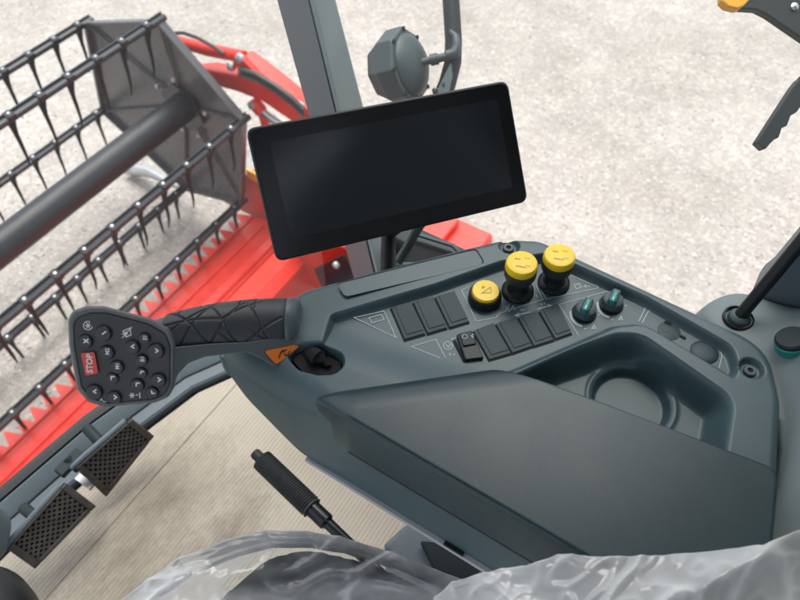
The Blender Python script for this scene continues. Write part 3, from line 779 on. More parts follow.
# embossed emblem and raised dome on the right of the panel
em = MB(); q = onz(669, 331, zP); em.lathe(q - ZUP * .001, ZUP, [(.0115, 0), (.0112, .0013), (.0104, .0016)], 32); em.build('emblem_disc', PANEL, con)
for a_, b_ in (((661, 326), (665, 332)), ((666, 328), (671, 335)), ((672, 331), (676, 338)), ((681, 335), (683, 341)), ((678, 334), (680, 340))):
    pass
eb = MB()
eb.ribbon([onz(x, y, zP + .0009) for x, y in ((661, 327), (664, 332), (669, 331), (671, 336), (676, 334), (678, 338))], .0012, ZUP); eb.build('emblem_relief', PANEL, con)
sm = MB(); sm.box(onz(683, 337, zP + .0007), [FWD * 1 + LAT * .1, LAT, ZUP], [.006, .0022, .0014]); sm.box(onz(668, 323, zP + .0007), [FWD, LAT, ZUP], [.007, .003, .0014]); sm.build('panel_slot', GAP, con)
dm = MB(); dm.lathe(onz(704, 353, zP - .001), ZUP, [(.0145, 0), (.0138, .0010), (.0115, .0022), (.008, .0029), (.003, .0032)], 32); dm.build('raised_dome', PANEL, con, angle=180)

# switches ----------------------------------------------------------------
def quad3(q, z): return [onz(x, y, z) for x, y in q]
def inset(q, a, b, c, d):     # TL TR BR BL, fractions from left, top, right, bottom
    TL, TR, BR, BL = q
    def bil(u, v): return TL * (1 - u) * (1 - v) + TR * u * (1 - v) + BR * u * v + BL * (1 - u) * v
    return [bil(a, b), bil(1 - c, b), bil(1 - c, 1 - d), bil(a, 1 - d)]
def blank_switch(q):
    Q = quad3(q, zP)
    well = MB(); well.prism(inset(Q, -.06, .02, .03, -.02), ZUP * .0006); w_ = well.build('switch', GAP, con)
    t = MB(); t.prism([p + ZUP * .0006 for p in inset(Q, .0, .0, .03, .025)], ZUP * .0010); bevel(t.build('rocker_plate', SWITCH, w_), .0006, 2)
    t = MB(); t.prism([p + ZUP * .0015 for p in inset(Q, .17, -.0, .04, .13)], ZUP * .0008); bevel(t.build('raised_face', SWITCH, w_), .0006, 2)
for q in ([(391, 308), (412, 302.5), (426, 335), (405, 341)], [(413, 302.6), (434, 297.5), (448, 329), (428, 335)], [(435, 297.6), (455, 292), (470, 323), (450, 329)],
          [(473, 331.5), (494, 324), (512, 354.5), (489.5, 361)], [(495.5, 324.4), (516.5, 318), (533.6, 347.2), (512.8, 354.5)], [(518, 318), (537.5, 311.5), (554.6, 341), (534.6, 347.5)], [(539, 311.5), (558.5, 304.5), (572.5, 334.4), (555.6, 340.4)]):
    blank_switch(q)
Q = quad3([(457, 336), (471, 332.5), (483, 360), (466, 362)], zP)
r = MB(); r.prism(inset(Q, -.06, 0, -.04, 0), ZUP * .004); ro = r.build('rocker_switch', BLACK, con); bevel(ro, .0015, 3)
r = MB(); r.prism([p + ZUP * .004 for p in inset(Q, .08, .03, .08, .48)], ZUP * .002); bevel(r.build('rocker_top', SWITCH, ro), .001, 2)
r = MB(); tq = inset(Q, .08, .03, .08, .48); cx = sum(tq, Vector()) / 4 + ZUP * .0066
r.ribbon([cx + FWD * .0028 + Vector((math.cos(a), math.sin(a), 0)) * .0026 for a in np.linspace(0, 6.28, 13)[:-1]], .0006, ZUP, True)
r.ribbon([cx + Vector((.004, .003, 0)), cx + Vector((.006, .000, 0))], .0013, ZUP); r.ribbon([cx + Vector((.005, .005, 0)), cx + Vector((.0065, .003, 0))], .0010, ZUP)
r.build('rocker_symbol', PRINT, ro)
vs_ = MB(); vs_.prism(inset(quad3([(450, 340), (456, 337), (467, 361), (462, 363)], zP), .25, .1, .25, 0), ZUP * .0009); vs_.build('switch_gap', GAP, con)

# yellow controls ----------------------------------------------------------
def cap_marks(org, r, parent, zf):
    m = MB()
    for a0 in (.4, 1.7, 3.0, 4.3, 5.5):
        for da in (0, .32):
            pts_ = [org + Vector((math.cos(a0 + da + t * .22), math.sin(a0 + da + t * .22), 0)) * (r * (.74 - (.1 if t in (0, 2) else 0))) + ZUP * zf for t in (0, 1, 2)]
            m.ribbon(pts_, .0009, ZUP)
    m.build('cap_marking', YELLOW_D, parent)
# push button
q = onz(484.5, 299, zP)
b = MB(); b.lathe(q, ZUP, [(.0172, 0), (.0172, .004), (.0169, .008), (.0160, .0105), (.0142, .0112), (.0138, .010)], 40); pb = b.build('push_button', BLACK, con)
b = MB(); b.lathe(q, ZUP, [(.0142, .009), (.0142, .0135), (.0134, .0148), (.008, .0152), (.002, .0153)], 40); yc = b.build('button_cap', YELLOW, pb)
s_ = MB(); tq = q + ZUP * .0156
def loc2(o, x, y): return o + R_ * (x * .001) + Vector((0, 1, 0)) * (y * .00115)
s_.ribbon([loc2(tq, *p) for p in ((-4.5, -3.5), (5, -3.0), (5, 3.2))], .0008, ZUP, True)
s_.ribbon([loc2(tq, *p) for p in ((-4, 1.5), (-3, 4.5))], .0007, ZUP); s_.ribbon([loc2(tq, *p) for p in ((-2.2, 1.5), (-1.2, 4.5))], .0007, ZUP); s_.ribbon([loc2(tq, *p) for p in ((-4.2, 3), (-1, 3))], .0007, ZUP)
s_.build('button_symbol', YELLOW_D, pb)
# two mushroom knobs on stems
for (bx, by, hh) in ((517.5, 291.5, .029), (553.5, 283.5, .028)):
    q = onz(bx, by, zP); ax = (ZUP - R_ * .04).normalized()
    b = MB(); b.lathe(q, ax, [(.0170, 0), (.0167, .003), (.0148, .0048), (.0118, .006), (.0102, .010)], 40); kb_ = b.build('pull_knob', BLACK, con)
    b = MB(); b.lathe(q, ax, [(.0102, .006), (.0098, .020), (.0098, hh)], 32); b.build('stem', BLACK, kb_)
    qq = q + ax * hh
    b = MB(); b.lathe(qq, ax, [(.0115, -.006), (.0148, -.0040), (.0162, .0000), (.0165, .0090), (.0160, .0100)], 40); b.build('collar', RUBBER, kb_)
    b = MB(); b.lathe(qq, ax, [(.0158, .0098), (.0163, .0108), (.0160, .0160), (.0149, .0182), (.0118, .0190), (.002, .0192)], 48); b.build('knob_cap', YELLOW, kb_)
    m = MB()
    e1 = R_; e2 = ax.cross(e1)
    for (a, c2) in ((-6, 5), (5, 5), (-6, -6), (4.5, -6), (-1, -7.5)):
        for k in range(2):
            o_ = qq + ax * .0194 + e1 * ((a + k * 3.2) * .00088) + e2 * ((c2 - .8 * (k % 2)) * .00088)
            m.ribbon([o_ - e1 * .0014 - e2 * .0006, o_ + e2 * .0006, o_ + e1 * .0014 - e2 * .0006], .0007, ax)
    m.build('cap_marking', YELLOW_D, kb_)
# rotary dials with teal pointer
for (bx, by) in ((584, 313.5), (611, 305)):
    q = onz(bx, by, zP)
    b = MB(); b.lathe(q, ZUP, [(.0125, 0), (.0125, .002), (.0112, .0028)], 36); dl = b.build('rotary_dial', BLACK, con)
    b = MB(); b.lathe(q, ZUP, [(.0112, .002), (.0110, .006), (.0102, .0105), (.0085, .0118), (.002, .0122)], 36); b.build('dial_skirt', GREYP, dl)
    dirv = (onz(bx + 5, by - 12, zP) - onz(bx - 4, by + 8, zP)).normalized(); sd = dirv.cross(ZUP)
    b = MB(); b.box(q + ZUP * .0125, [dirv, sd, ZUP], [.0185, .0092, .010]); bevel(b.build('pointer_grip', GREYP, dl), .0026, 4)
    b = MB(); b.box(q + ZUP * .0143 - dirv * .002, [dirv, sd, ZUP], [.0155, .0052, .0080]); bevel(b.build('teal_pointer', TEAL, dl), .0016, 3)
    b = MB(); b.box(q + ZUP * .0183 - dirv * .006, [dirv, sd, ZUP], [.004, .0009, .0006]); b.build('pointer_mark', WHITE, dl)
# screws in the rim
for q2 in (SC1, SC2):
    q = Vector((q2[0], q2[1], zR - .0065))
    b = MB(); b.lathe(q, ZUP, [(.0062, -.001), (.0062, .002), (.0052, .003), (.0028, .003), (.0026, .0012)], 24); sc_ = b.build('screw', GREYP, con)
    b = MB(); b.lathe(q + ZUP * .0013, ZUP, [(.0026, 0), (.0001, .0001)], 6); b.build('screw_socket', GAP, sc_)
# black boot in the lever slot
b = MB(); b.prism([Vector((x, y, zR - .031)) for x, y in rounded(W2([(290, 352), (298, 345), (320, 345), (339, 353), (341, 363), (333, 370), (318, 370), (302, 365)], zR), .01, 4)], ZUP * .017)
bo = b.build('lever_boot', GAP, con)
b = MB(); b.tube([onz(320, 362, zR - .012), onz(318, 352, zR - .006)], .006, 12); b.tube([onz(328, 366, zR - .013), onz(326, 360, zR - .01)], .004, 12); b.build('lever_pivot', GAP, con)

# =================================================================== JOYSTICK
DH = .60
hc = dep(122, 357, DH)
tl = math.radians(16)
hx_ = R_; hn = (-D_ * math.cos(tl) - U_ * math.sin(tl)); hy = hn.cross(hx_)
def hp(x, y, h=0.0):            # a point on the head's face plane (h above it)
    r = ray(x, y); p0 = hc + hn * h; t = (p0 - CAM).dot(hn) / r.dot(hn); return CAM + r * t
joy = thing('joystick', 'dark grey control lever with a button pad, red stop key and grooved rubber grip', 'joystick', onz(322, 360, zR - .02))
outer = rounded([(68, 320), (72, 311), (86, 306), (104, 306), (150, 318), (170, 329), (175.5, 344), (175, 386), (169, 397), (156, 402.5), (106, 407), (88, 402), (77, 389), (69, 345)], 11, 9)
cx_, cy_ = 122, 357
def scl(pts_, k, ox=0, oy=0): return [(cx_ + (x - cx_) * k + ox, cy_ + (y - cy_) * k + oy) for x, y in pts_]
hb_ = MB()
rings = [[hp(x, y, -.034) for x, y in scl(outer, .72)], [hp(x, y, -.031) for x, y in scl(outer, .88)], [hp(x, y, -.020) for x, y in scl(outer, .98)], [hp(x, y, -.008) for x, y in scl(outer, 1.0)], [hp(x, y, -.002) for x, y in scl(outer, .985)], [hp(x, y, 0) for x, y in scl(outer, .95)], [hp(x, y, -.0004) for x, y in scl(outer, .915, .4, .8)], [hp(x, y, -.0022) for x, y in scl(outer, .895, .6, 1.2)]]
hb_.loft(rings); hd_o = hb_.build('head', GREYP, joy, angle=60)
for m_ in hd_o.data.materials: pass
hd_o.data.materials[0] = plastic('joystick_shell', (.066, .078, .082), .42, 900, .08, .08)
fp = MB(); fpo = scl(outer, .885, .6, 1.2)
fp.prism([hp(x, y, -.0024) for x, y in fpo], hn * .0012); fpan = fp.build('button_panel', BLACK, joy); fpan.data.materials[0] = plastic('button_panel_mat', (.020, .022, .024), .5, 900, .06, .1)
BTN = plastic('button_plastic', (.017, .018, .020), .38, 900, .04, .08)
fz = -.0012
def glyph(b, sets, w, z):
    for s__ in sets:
        b.ribbon([hp(x, y, z) for x, y in s__], w, hn)
def button(x, y, r, h, gl, name='button'):
    b = MB(); q = hp(x, y, fz); R = r * DH / FPX
    b.lathe(q, hn, [(R * 1.08, 0), (R * 1.0, h * .6), (R * .9, h * .92), (R * .6, h), (R * .05, h * 1.02)], 24)
    o = b.build(name, BTN, joy, org=q)
    if gl:
        g_ = MB(); kx, ky = 0, -h * 650
        glyph(g_, [[(x + px_, y + py_) for px_, py_ in s__] for s__ in gl], .0011, fz + h * 1.08); g_.build('symbol', WHITE, o)
    return o
up = [[(-1.8, 1.2), (0, -1.5), (1.8, 1.2)]]; dn = [[(-1.8, -1.2), (.2, 1.5), (1.8, -1.2)]]
lf = [[(1.4, -2), (-1.6, .2), (1.4, 2)]]; rt = [[(-1.4, -2), (1.6, .2), (-1.2, 2.2)]]
lcorner = [[(-1.8, 2), (-1.8, -1.4), (1.8, -1.4)]]
button(104, 333, 8, .0032, [[(-2, 1.6), (2, -1.6)]])
button(86, 341, 7, .0028, [[(-2.6, -2), (2.6, 2)], [(-2.4, 2), (2.4, -2.2)]])
button(113, 378, 6, .0022, lcorner)
button(95, 391.5, 8, .0034, lf); button(115, 397, 7, .003, rt); 
button(133, 346.5, 7.2, .0034, lf); button(156.5, 350.5, 8, .0036, rt)
button(142, 372.5, 5.6, .0024, [[(-2, 1.6), (-.4, -1.2), (2, -.8)]]); button(138, 384.5, 6.8, .003, lcorner); button(159, 379.5, 7.4, .0034, rt); button(153, 392, 6, .0024, [[(-1.6, -1.5), (-1, 1.5), (2, 1.2)]])
def text_mesh(txt, size):
    cu = bpy.data.curves.new('t', 'FONT'); cu.body = txt; cu.size = size; cu.align_x = 'CENTER'; cu.align_y = 'CENTER'; cu.offset = size * .018; cu.resolution_u = 3
    o = bpy.data.objects.new('t', cu); COL.objects.link(o); bpy.context.view_layer.update()
    me = bpy.data.meshes.new_from_object(o.evaluated_get(bpy.context.evaluated_depsgraph_get()))
    bpy.data.objects.remove(o); bpy.data.curves.remove(cu); return me
def put_text(name, txt, size, x, y, z, rot, mat, parent):
    me = text_mesh(txt, size); q = hp(x, y, z)
    e1 = hx_ * math.cos(rot) + hy * math.sin(rot); e2 = hn.cross(e1)
    M = Matrix((e1, e2, hn)).transposed().to_4x4(); me.transform(M)
    me.materials.clear(); me.materials.append(mat)
    o = bpy.data.objects.new(name, me); COL.objects.link(o); o.parent = parent; o.location = q - ORG[parent]; ORG[o] = q; return o
R90 = math.radians(84)
for (x, y, r, t_) in ((107.5, 352, 7.2, 'M2'), (117.5, 366.5, 6.8, 'M1'), (145, 338, 5.6, 'S1'), (142.5, 359.5, 5.8, 'B1')):
    bo_ = button(x, y, r, .003, None); put_text('lettering', t_, .0048, x, y - 0.5, fz + .0033, R90, WHITE, bo_)
sb = MB(); stp = rounded([(80.5, 353), (94.5, 351.5), (98.5, 373.5), (85.5, 376)], 2.5, 4)
sb.loft([[hp(x, y, fz) for x, y in stp], [hp(x, y, fz + .0016) for x, y in stp], [hp(89.6 + (x - 89.6) * .93, 363.6 + (y - 363.6) * .95, fz + .0022) for x, y in stp]])
sbo = sb.build('stop_button', REDB, joy); put_text('lettering', 'STOP', .0074, 89.8, 363.6, fz + .0024, R90, WHITE, sbo)
g_ = MB()
def star(b, x, y, r, z):
    for a in (0, 60, 120): 
        c_, s__ = math.cos(math.radians(a)) * r, math.sin(math.radians(a)) * r; b.ribbon([hp(x - c_, y - s__, z), hp(x + c_, y + s__, z)], .0007, hn)
star(g_, 88, 325.6, 3.2, fz + .0004); g_.ribbon([hp(88 + 4.6 * math.cos(a), 325.6 + 4.2 * math.sin(a), fz + .0004) for a in np.linspace(.3, 5.2, 14)], .0006, hn)
g_.build('panel_symbol', WHITE, joy)
g_ = MB(); star(g_, 125, 334, 3.2, fz + .0004); g_.ribbon([hp(x, y, fz + .0004) for x, y in ((123, 331), (130, 328), (131, 335), (126, 337))], .0007, hn, True); g_.ribbon([hp(x, y, fz + .0004) for x, y in ((122, 338), (132, 327))], .0006, hn); g_.build('panel_symbol', WHITE, joy)
g_ = MB(); star(g_, 132, 395.4, 3, fz + .0004); g_.ribbon([hp(136, 395, fz + .0004), hp(138, 394.8, fz + .0004)], .0008, hn); g_.ribbon([hp(139.6, 392.5, fz + .0004), hp(140, 398, fz + .0004)], .0008, hn)
g_.build('panel_symbol', WHITE, joy); g_ = MB(); g_.ribbon([hp(99.5, 401.5, fz + .0004), hp(101.5, 399, fz + .0004), hp(103.5, 402, fz + .0004), hp(106, 401.5, fz + .0004)], .0007, hn); g_.build('panel_symbol', WHITE, joy)

# grip: lofted along its axis, with grooved rubber
GRV = [((-.1, .10), (.35, .62)), ((.0, .75), (.42, .05)), ((.1, .0), (.55, .9)), ((.2, .95), (.62, .08)), ((.35, .0), (.80, .85)), ((.48, 1.0), (.86, .15)), ((.02, .45), (.5, .42)), ((.5, .42), (1.0, .75)), ((.62, .02), (1.0, .42)), ((.12, .62), (.22, 1.0)), ((.30, .70), (.33, 1.0)), ((.62, .6), (.66, 1.0)), ((.75, .55), (.78, 1.0)), ((.05, .2), (.25, .0)), ((.45, .3), (.62, .0)), ((.70, .3), (.9, .02))]
def grip_pt(u, ang, extra=0.0):
    # u 0 at the head, 1 at the end near the console; ang 0 = towards the viewer, + = up in the picture
    x = 152 + (299 - 152) * u; ym = 338 - 14.5 * u - 3.5 * math.sin(u * math.pi)
    d = .612 + .075 * u
    r = (18.5 + 6.2 * math.sin(min(u * 1.15, 1) * math.pi * .62)) * d / FPX + extra
    c0_ = dep(x, ym, d + .020)
    v = U_ * math.sin(ang) * 1.0 - D_ * math.cos(ang) * .92
    return c0_ + v * r
nu, nv = 260, 150
gv = []; gf = []
a0, a1 = math.radians(-58), math.radians(128)
uu = np.linspace(0, 1, nu); vv = np.linspace(0, 1, nv)
UU, VV = np.meshgrid(uu, vv, indexing='ij'); GD = np.zeros_like(UU)
for (p, q) in GRV:
    # slight bow so that the grooves sweep round
    ts = np.linspace(0, 1, 9); bow = .06 * np.sin(ts * np.pi)
    pl_ = [(p[0] + (q[0] - p[0]) * t - (q[1] - p[1]) * b_ * .6, p[1] + (q[1] - p[1]) * t + (q[0] - p[0]) * b_) for t, b_ in zip(ts, bow)]
    best = np.full(UU.shape, 9.)
    for (ax_, ay_), (bx_, by_) in zip(pl_[:-1], pl_[1:]):
        ax2, bx2 = ax_ * 2.1, bx_ * 2.1; dx, dy = bx2 - ax2, by_ - ay_
        t = np.clip(((UU * 2.1 - ax2) * dx + (VV - ay_) * dy) / (dx * dx + dy * dy), 0, 1)
        best = np.minimum(best, np.hypot(UU * 2.1 - ax2 - t * dx, VV - ay_ - t * dy))
    GD = np.maximum(GD, np.exp(-(best / .012) ** 2))
for i in range(nu):
    for j in range(nv):
        edge = min(uu[i] / .03, (1 - uu[i]) / .04, vv[j] / .05, (1 - vv[j]) / .05, 1)
        u = .10 + .83 * uu[i]
        ex = .0022 * math.sqrt(max(0, 1 - (1 - max(edge, 0)) ** 2)) - .0016 * GD[i, j] * (edge > .5)
        gv.append(grip_pt(u, a0 + (a1 - a0) * vv[j], ex))
for i in range(nu - 1):
    for j in range(nv - 1):
        gf.append((i * nv + j, i * nv + j + 1, (i + 1) * nv + j + 1, (i + 1) * nv + j))
GRIPM = plastic('grip_rubber', (.030, .034, .036), .48, 1200, .12, .15)
mesh_obj('rubber_grip', gv, gf, GRIPM, joy, angle=180)
SHELL = MATS['joystick_shell']
cr = MB(); cr.loft([[grip_pt(u, 2 * math.pi * k / 40, -.0002) for k in range(40)] for u in np.linspace(-.05, .97, 26)]); 
cr.build('grip_core', SHELL, joy, angle=60)
# pale end collar and lower web with the orange label
LS = plastic('collar_shell', (.066, .085, .092), .42, 900, .08, .08)
ec_ = MB(); ec_.loft([[grip_pt(u, math.radians(a), e__) for a in np.linspace(-75, 150, 30)] for u, e__ in ((.925, .0014), (.93, .0024), (.955, .0028), (.985, .0020), (1.005, -.001), (1.015, -.006), (1.02, -.02))], False, False, closed=False)
ec_.build('end_collar', LS, joy, angle=180)
wb = MB()
web = rounded([(160, 350), (178, 347), (210, 344), (250, 342), (297, 334), (303, 345), (281, 365.5), (274, 367), (262, 359), (246, 352), (205, 357), (189, 363), (178, 374), (172, 392), (160, 392)], [2, 2, 3, 3, 4, 4, 4, 4, 4, 8, 8, 8, 8, 4, 4], 5)
def wd(x): return .606 + .075 * (x - 152) / 142
wb.loft([[dep(cxx[0], cxx[1], wd(cxx[0]) + .026) for cxx in web], [dep(cxx[0], cxx[1], wd(cxx[0]) + .010) for cxx in web], [dep(cxx[0], cxx[1] - .5, wd(cxx[0]) + .006) for cxx in web]])
wbo = wb.build('lower_web', SHELL, joy, angle=60); bevel(wbo, .002, 3, 30)
ol = MB(); lab = rounded([(264, 351), (297, 344.5), (299, 346.5), (280, 362), (276, 364)], [2, 2, 1, 2, 2], 4)
ol.prism([dep(x, y, wd(x) + .0058) for x, y in lab], -D_ * .001); olo = ol.build('orange_label', ORANGE, joy)
os_ = MB()
for s__ in (((279, 358), (281, 352), (287, 349.5)), ((284, 354), (289, 357)), ((282, 350), (284, 352.5)), ((288, 354.5), (290, 351))):
    os_.ribbon([dep(x, y, wd(x) + .0042) for x, y in s__], .0012, -D_)
os_.build('label_symbol', GAP, olo)
ls = MB(); ls.tube([dep(285, 335, .705), dep(300, 345, .72), onz(318, 358, zR - .005), onz(324, 361, zR - .03)], [.010, .010, .008, .008], 16); ls.build('lever_shaft', GAP, joy)

# =================================================================== MONITOR
mq = [(248, 130), (507, 82), (527, 200), (278, 260)]
rr = [ray(*q) for q in mq]
A3 = np.array([list(rr[1]), list(-rr[2]), list(rr[3])]).T
s3 = np.linalg.solve(A3, np.array(list(rr[0])))
ks = [1, s3[0], s3[1], s3[2]]; k = .765 / (sum(ks) / 4)
MP = [CAM + r_ * (t * k) for r_, t in zip(rr, ks)]
mon = thing('display_monitor', 'black switched-off touch screen monitor tilted above the front of the console', 'monitor', (MP[2] + MP[3]) / 2)
me1 = (MP[1] - MP[0] + MP[2] - MP[3]).normalized(); mn = me1.cross((MP[3] - MP[0] + MP[2] - MP[1])).normalized()
if mn.dot(CAM - MP[0]) < 0: mn = -mn
me2 = mn.cross(me1)
mc = sum(MP, Vector()) / 4
p2 = [((p - mc).dot(me1) * 1.012, (p - mc).dot(me2) * 1.03) for p in MP]
def mpt(x, y, h): return mc + me1 * x + me2 * y + mn * h
ro_ = rounded(p2, .010, 8)
def sc2(pp, d): 
    w = max(abs(x) for x, y in pp); h = max(abs(y) for x, y in pp); return [(x * (w - d) / w, y * (h - d) / h) for x, y in pp]
m_ = MB(); m_.loft([[mpt(x, y, -.030) for x, y in sc2(ro_, .02)], [mpt(x, y, -.024) for x, y in sc2(ro_, .008)], [mpt(x, y, -.012) for x, y in sc2(ro_, .001)], [mpt(x, y, -.003) for x, y in ro_], [mpt(x, y, -.001) for x, y in sc2(ro_, .0006)], [mpt(x, y, -.0002) for x, y in sc2(ro_, .002)]])
hs = m_.build('housing', BLACK, mon, angle=60)
m_ = MB(); m_.prism([mpt(x, y, -.0008) for x, y in sc2(ro_, .0028)], mn * .0016); m_.build('front_glass', SCREEN_B, mon)
bz = rounded([(p2[0][0] + .020, p2[0][1] - .018), (p2[1][0] - .018, p2[1][1] - .018), (p2[2][0] - .018, p2[2][1] + .020), (p2[3][0] + .020, p2[3][1] + .020)], .002, 3)
m_ = MB(); m_.prism([mpt(x, y, .0007) for x, y in bz], mn * .0004); m_.build('screen', SCREEN, mon)
# mount arm to the console
m_ = MB(); m_.tube([mpt(.03, -.02, -.028), mpt(.03, -.05, -.055), dep(389, 232, .88), dep(388, 262, .88), dep(388, 300, .87)], [.018, .014, .010, .010, .010], 16); m_.build('mount_arm', BLACK, mon)
m_ = MB(); m_.box(mpt(.03, 0, -.035), [me1, me2, mn], [.09, .07, .022]); bevel(m_.build('mount_plate', BLACK, mon), .006)
m_ = MB(); m_.tube([mpt(.06, -.04, -.03), dep(418, 228, .88), dep(410, 243, .90), dep(398, 262, .91)], .006, 10); m_.build('cable', GREYP, mon)
# dark storage box behind the console, at the foot of the window
tb2 = thing('storage_box', 'dark box with a grey rim tucked behind the console below the monitor', 'box', onz(425, 250, .48))
bx = [onz(398, 266, .50), onz(412, 234, .50), onz(453, 247, .50), onz(470, 266, .50)]
m_ = MB(); m_.prism([p - ZUP * .16 for p in bx], ZUP * .15); m_.build('tub', GAP, tb2)
m_ = MB(); m_.ribbon([p + ZUP * .001 for p in bx], .005, ZUP, True); rim_ = m_.build('rim', GREYP, tb2)
sd_ = rim_.modifiers.new('s', 'SOLIDIFY'); sd_.thickness = .004

# =================================================================== LAMP + POLE outside the right window
DL = 1.34
lc = dep(411, 65, DL); la = (R_ * .84 - D_ * .52 + U_ * .04).normalized()
lamp = thing('work_lamp', 'grey octagonal lamp housing with a domed face on a short stem beside the pole', 'lamp', lc)
up8 = (U_ - la * U_.dot(la)).normalized()
b = MB(); b.lathe(lc, la, [(.040, -.074), (.052, -.068), (.069, -.040), (.073, -.037), (.073, -.004), (.070, 0), (.064, .001)], 8, e1=up8 * math.cos(.39) + la.cross(up8) * math.sin(.39)); bevel(b.build('housing', LAMPP, lamp, angle=25), .006, 3, 20)
b = MB(); b.lathe(lc, la, [(.060, .0), (.058, .004), (.048, .013), (.034, .021), (.018, .026), (.004, .027)], 40); b.build('dome', LAMPP, lamp, angle=180)
b = MB()
for k in range(8):
    a = k * math.pi / 4 + .39; b.lathe(lc + (up8 * math.cos(a) + la.cross(up8) * math.sin(a)) * .067, la, [(.0042, 0), (.0042, .003)], 10)
b.build('screw', GAP, lamp)
b = MB(); s0 = lc + la * .024; s1 = dep(449, 56, DL - .02)
b.tube([s0, s0 + (s1 - s0) * .3, s0 + (s1 - s0) * .31, s0 + (s1 - s0) * .6, s0 + (s1 - s0) * .61, s1], [.0075, .0075, .011, .011, .008, .008], 14); b.tube([s1 - R_ * .006, dep(455, 53, DL - .02), dep(457, 45, DL - .02), dep(455, 36, DL - .02), dep(450, 31, DL - .015)], [.010, .011, .010, .007, .004], 12); b.build('stem', LAMPP, lamp)
pole = thing('mirror_pole', 'dark green grey tube pole with a flared foot outside the side window', 'pole', dep(440, 110, DL))
b = MB(); b.tube([dep(449, -60, DL + .0), dep(451, 0, DL), dep(453.5, 40, DL), dep(453, 62, DL), dep(447, 85, DL + .01), dep(436, 108, DL + .02), dep(425, 130, DL + .03)], [.0165, .0165, .0165, .0165, .017, .018, .018], 20); b.build('tube', BRACKET, pole)
b = MB(); b.prism([dep(x, y, DL - .022) for x, y in ((451, 62), (453, 75), (449, 95), (440, 112), (424, 112), (436, 92), (446, 72))], D_ * .006); bo2 = b.build('foot_plate', GREYP, pole); bevel(bo2, .002, 2)
b = MB(); b.lathe(dep(443.5, 84, DL - .023), -D_, [(.003, 0), (.003, .002)], 10); b.lathe(dep(435, 91, DL - .024), -D_, [(.006, 0), (.006, .006), (.003, .007)], 6); b.build('bolt', STEEL, pole)

# =================================================================== window hardware at the right edge
DW = .80
hb1 = thing('window_bracket', 'dark bracket with an amber corner and a bright screw, topmost at the rear window', 'bracket', dep(770, 5, DW))
b = MB(); b.prism([dep(x, y, DW) for x, y in ((742, -14), (740, 8.5), (757, 9.5), (768, 15), (800, 37), (822, 52), (822, -14))], D_ * .012); bevel(b.build('plate', BRACKET, hb1), .002, 2)
b = MB(); b.prism([dep(x, y, DW - .002) for x, y in rounded([(722, -14), (722, 1), (728, 6.5), (738, 9), (744, 6.5), (752, -2), (752, -14)], 3, 3)], D_ * .014); bevel(b.build('amber_corner', ORANGE_Y, hb1), .003, 2)
b = MB(); b.lathe(dep(794, 7, DW), -D_, [(.0045, 0), (.0045, .002), (.003, .003)], 16); b.build('screw', METAL, hb1)
lv = thing('latch_lever', 'black lever handle with finger notches hanging beside the rear window', 'lever', dep(790, 105, DW))
b = MB(); lvp = [(757.5, 142), (765.5, 149.5), (770, 144), (774.5, 139.5), (779, 137.5), (781, 132), (782, 128), (787.5, 125.5), (789.5, 120), (791, 115.5), (797, 112), (802, 105), (812, 95), (815, 70), (800, 78), (793, 87)]
b.prism([dep(x, y, DW) for x, y in rounded(lvp, 1.5, 3)], D_ * .014); bevel(b.build('handle', BRACKET, lv), .002, 2)
b = MB(); b.tube([dep(808, 85, DW + .005), dep(835, 60, DW + .03)], .014, 12); b.build('pivot', BRACKET, lv)
rod = thing('gas_strut', 'black strut rod rising from a round socket in the light corner panel', 'strut', onz(739, 318, .665))
q = onz(738.5, 318, .6655)
b = MB(); b.lathe(q, ZUP, [(.0155, -.004), (.0155, .0012), (.0138, .0022), (.0128, -.003), (.002, -.004)], 32); b.build('socket', BLACK, rod)
b = MB(); b.lathe(q + R_ * .001, ZUP, [(.0118, -.004), (.0112, .002), (.009, .005), (.004, .007)], 28); b.build('ball_joint', GREYP, rod)
b = MB(); b.tube([q + ZUP * .002, dep(800, 243, .665), dep(800, 243, .665) + (dep(800, 243, .665) - q) * 1.2], .0066, 16); b.build('rod', BLACK, rod)
kn = thing('panel_knob', 'round dark green knob with a teal rim on the light corner panel', 'knob', onz(792, 342, .665))
q = onz(793, 343, .684)
b = MB(); b.lathe(q, ZUP + FWD * .55, [(.0165, -.006), (.0165, .003), (.0155, .004)], 32); b.build('teal_rim', TEAL, kn)
b = MB(); b.lathe(q, ZUP + FWD * .55, [(.0155, .0), (.0155, .007), (.0140, .009), (.003, .0095)], 32); b.build('knob_cap', BRACKET, kn)

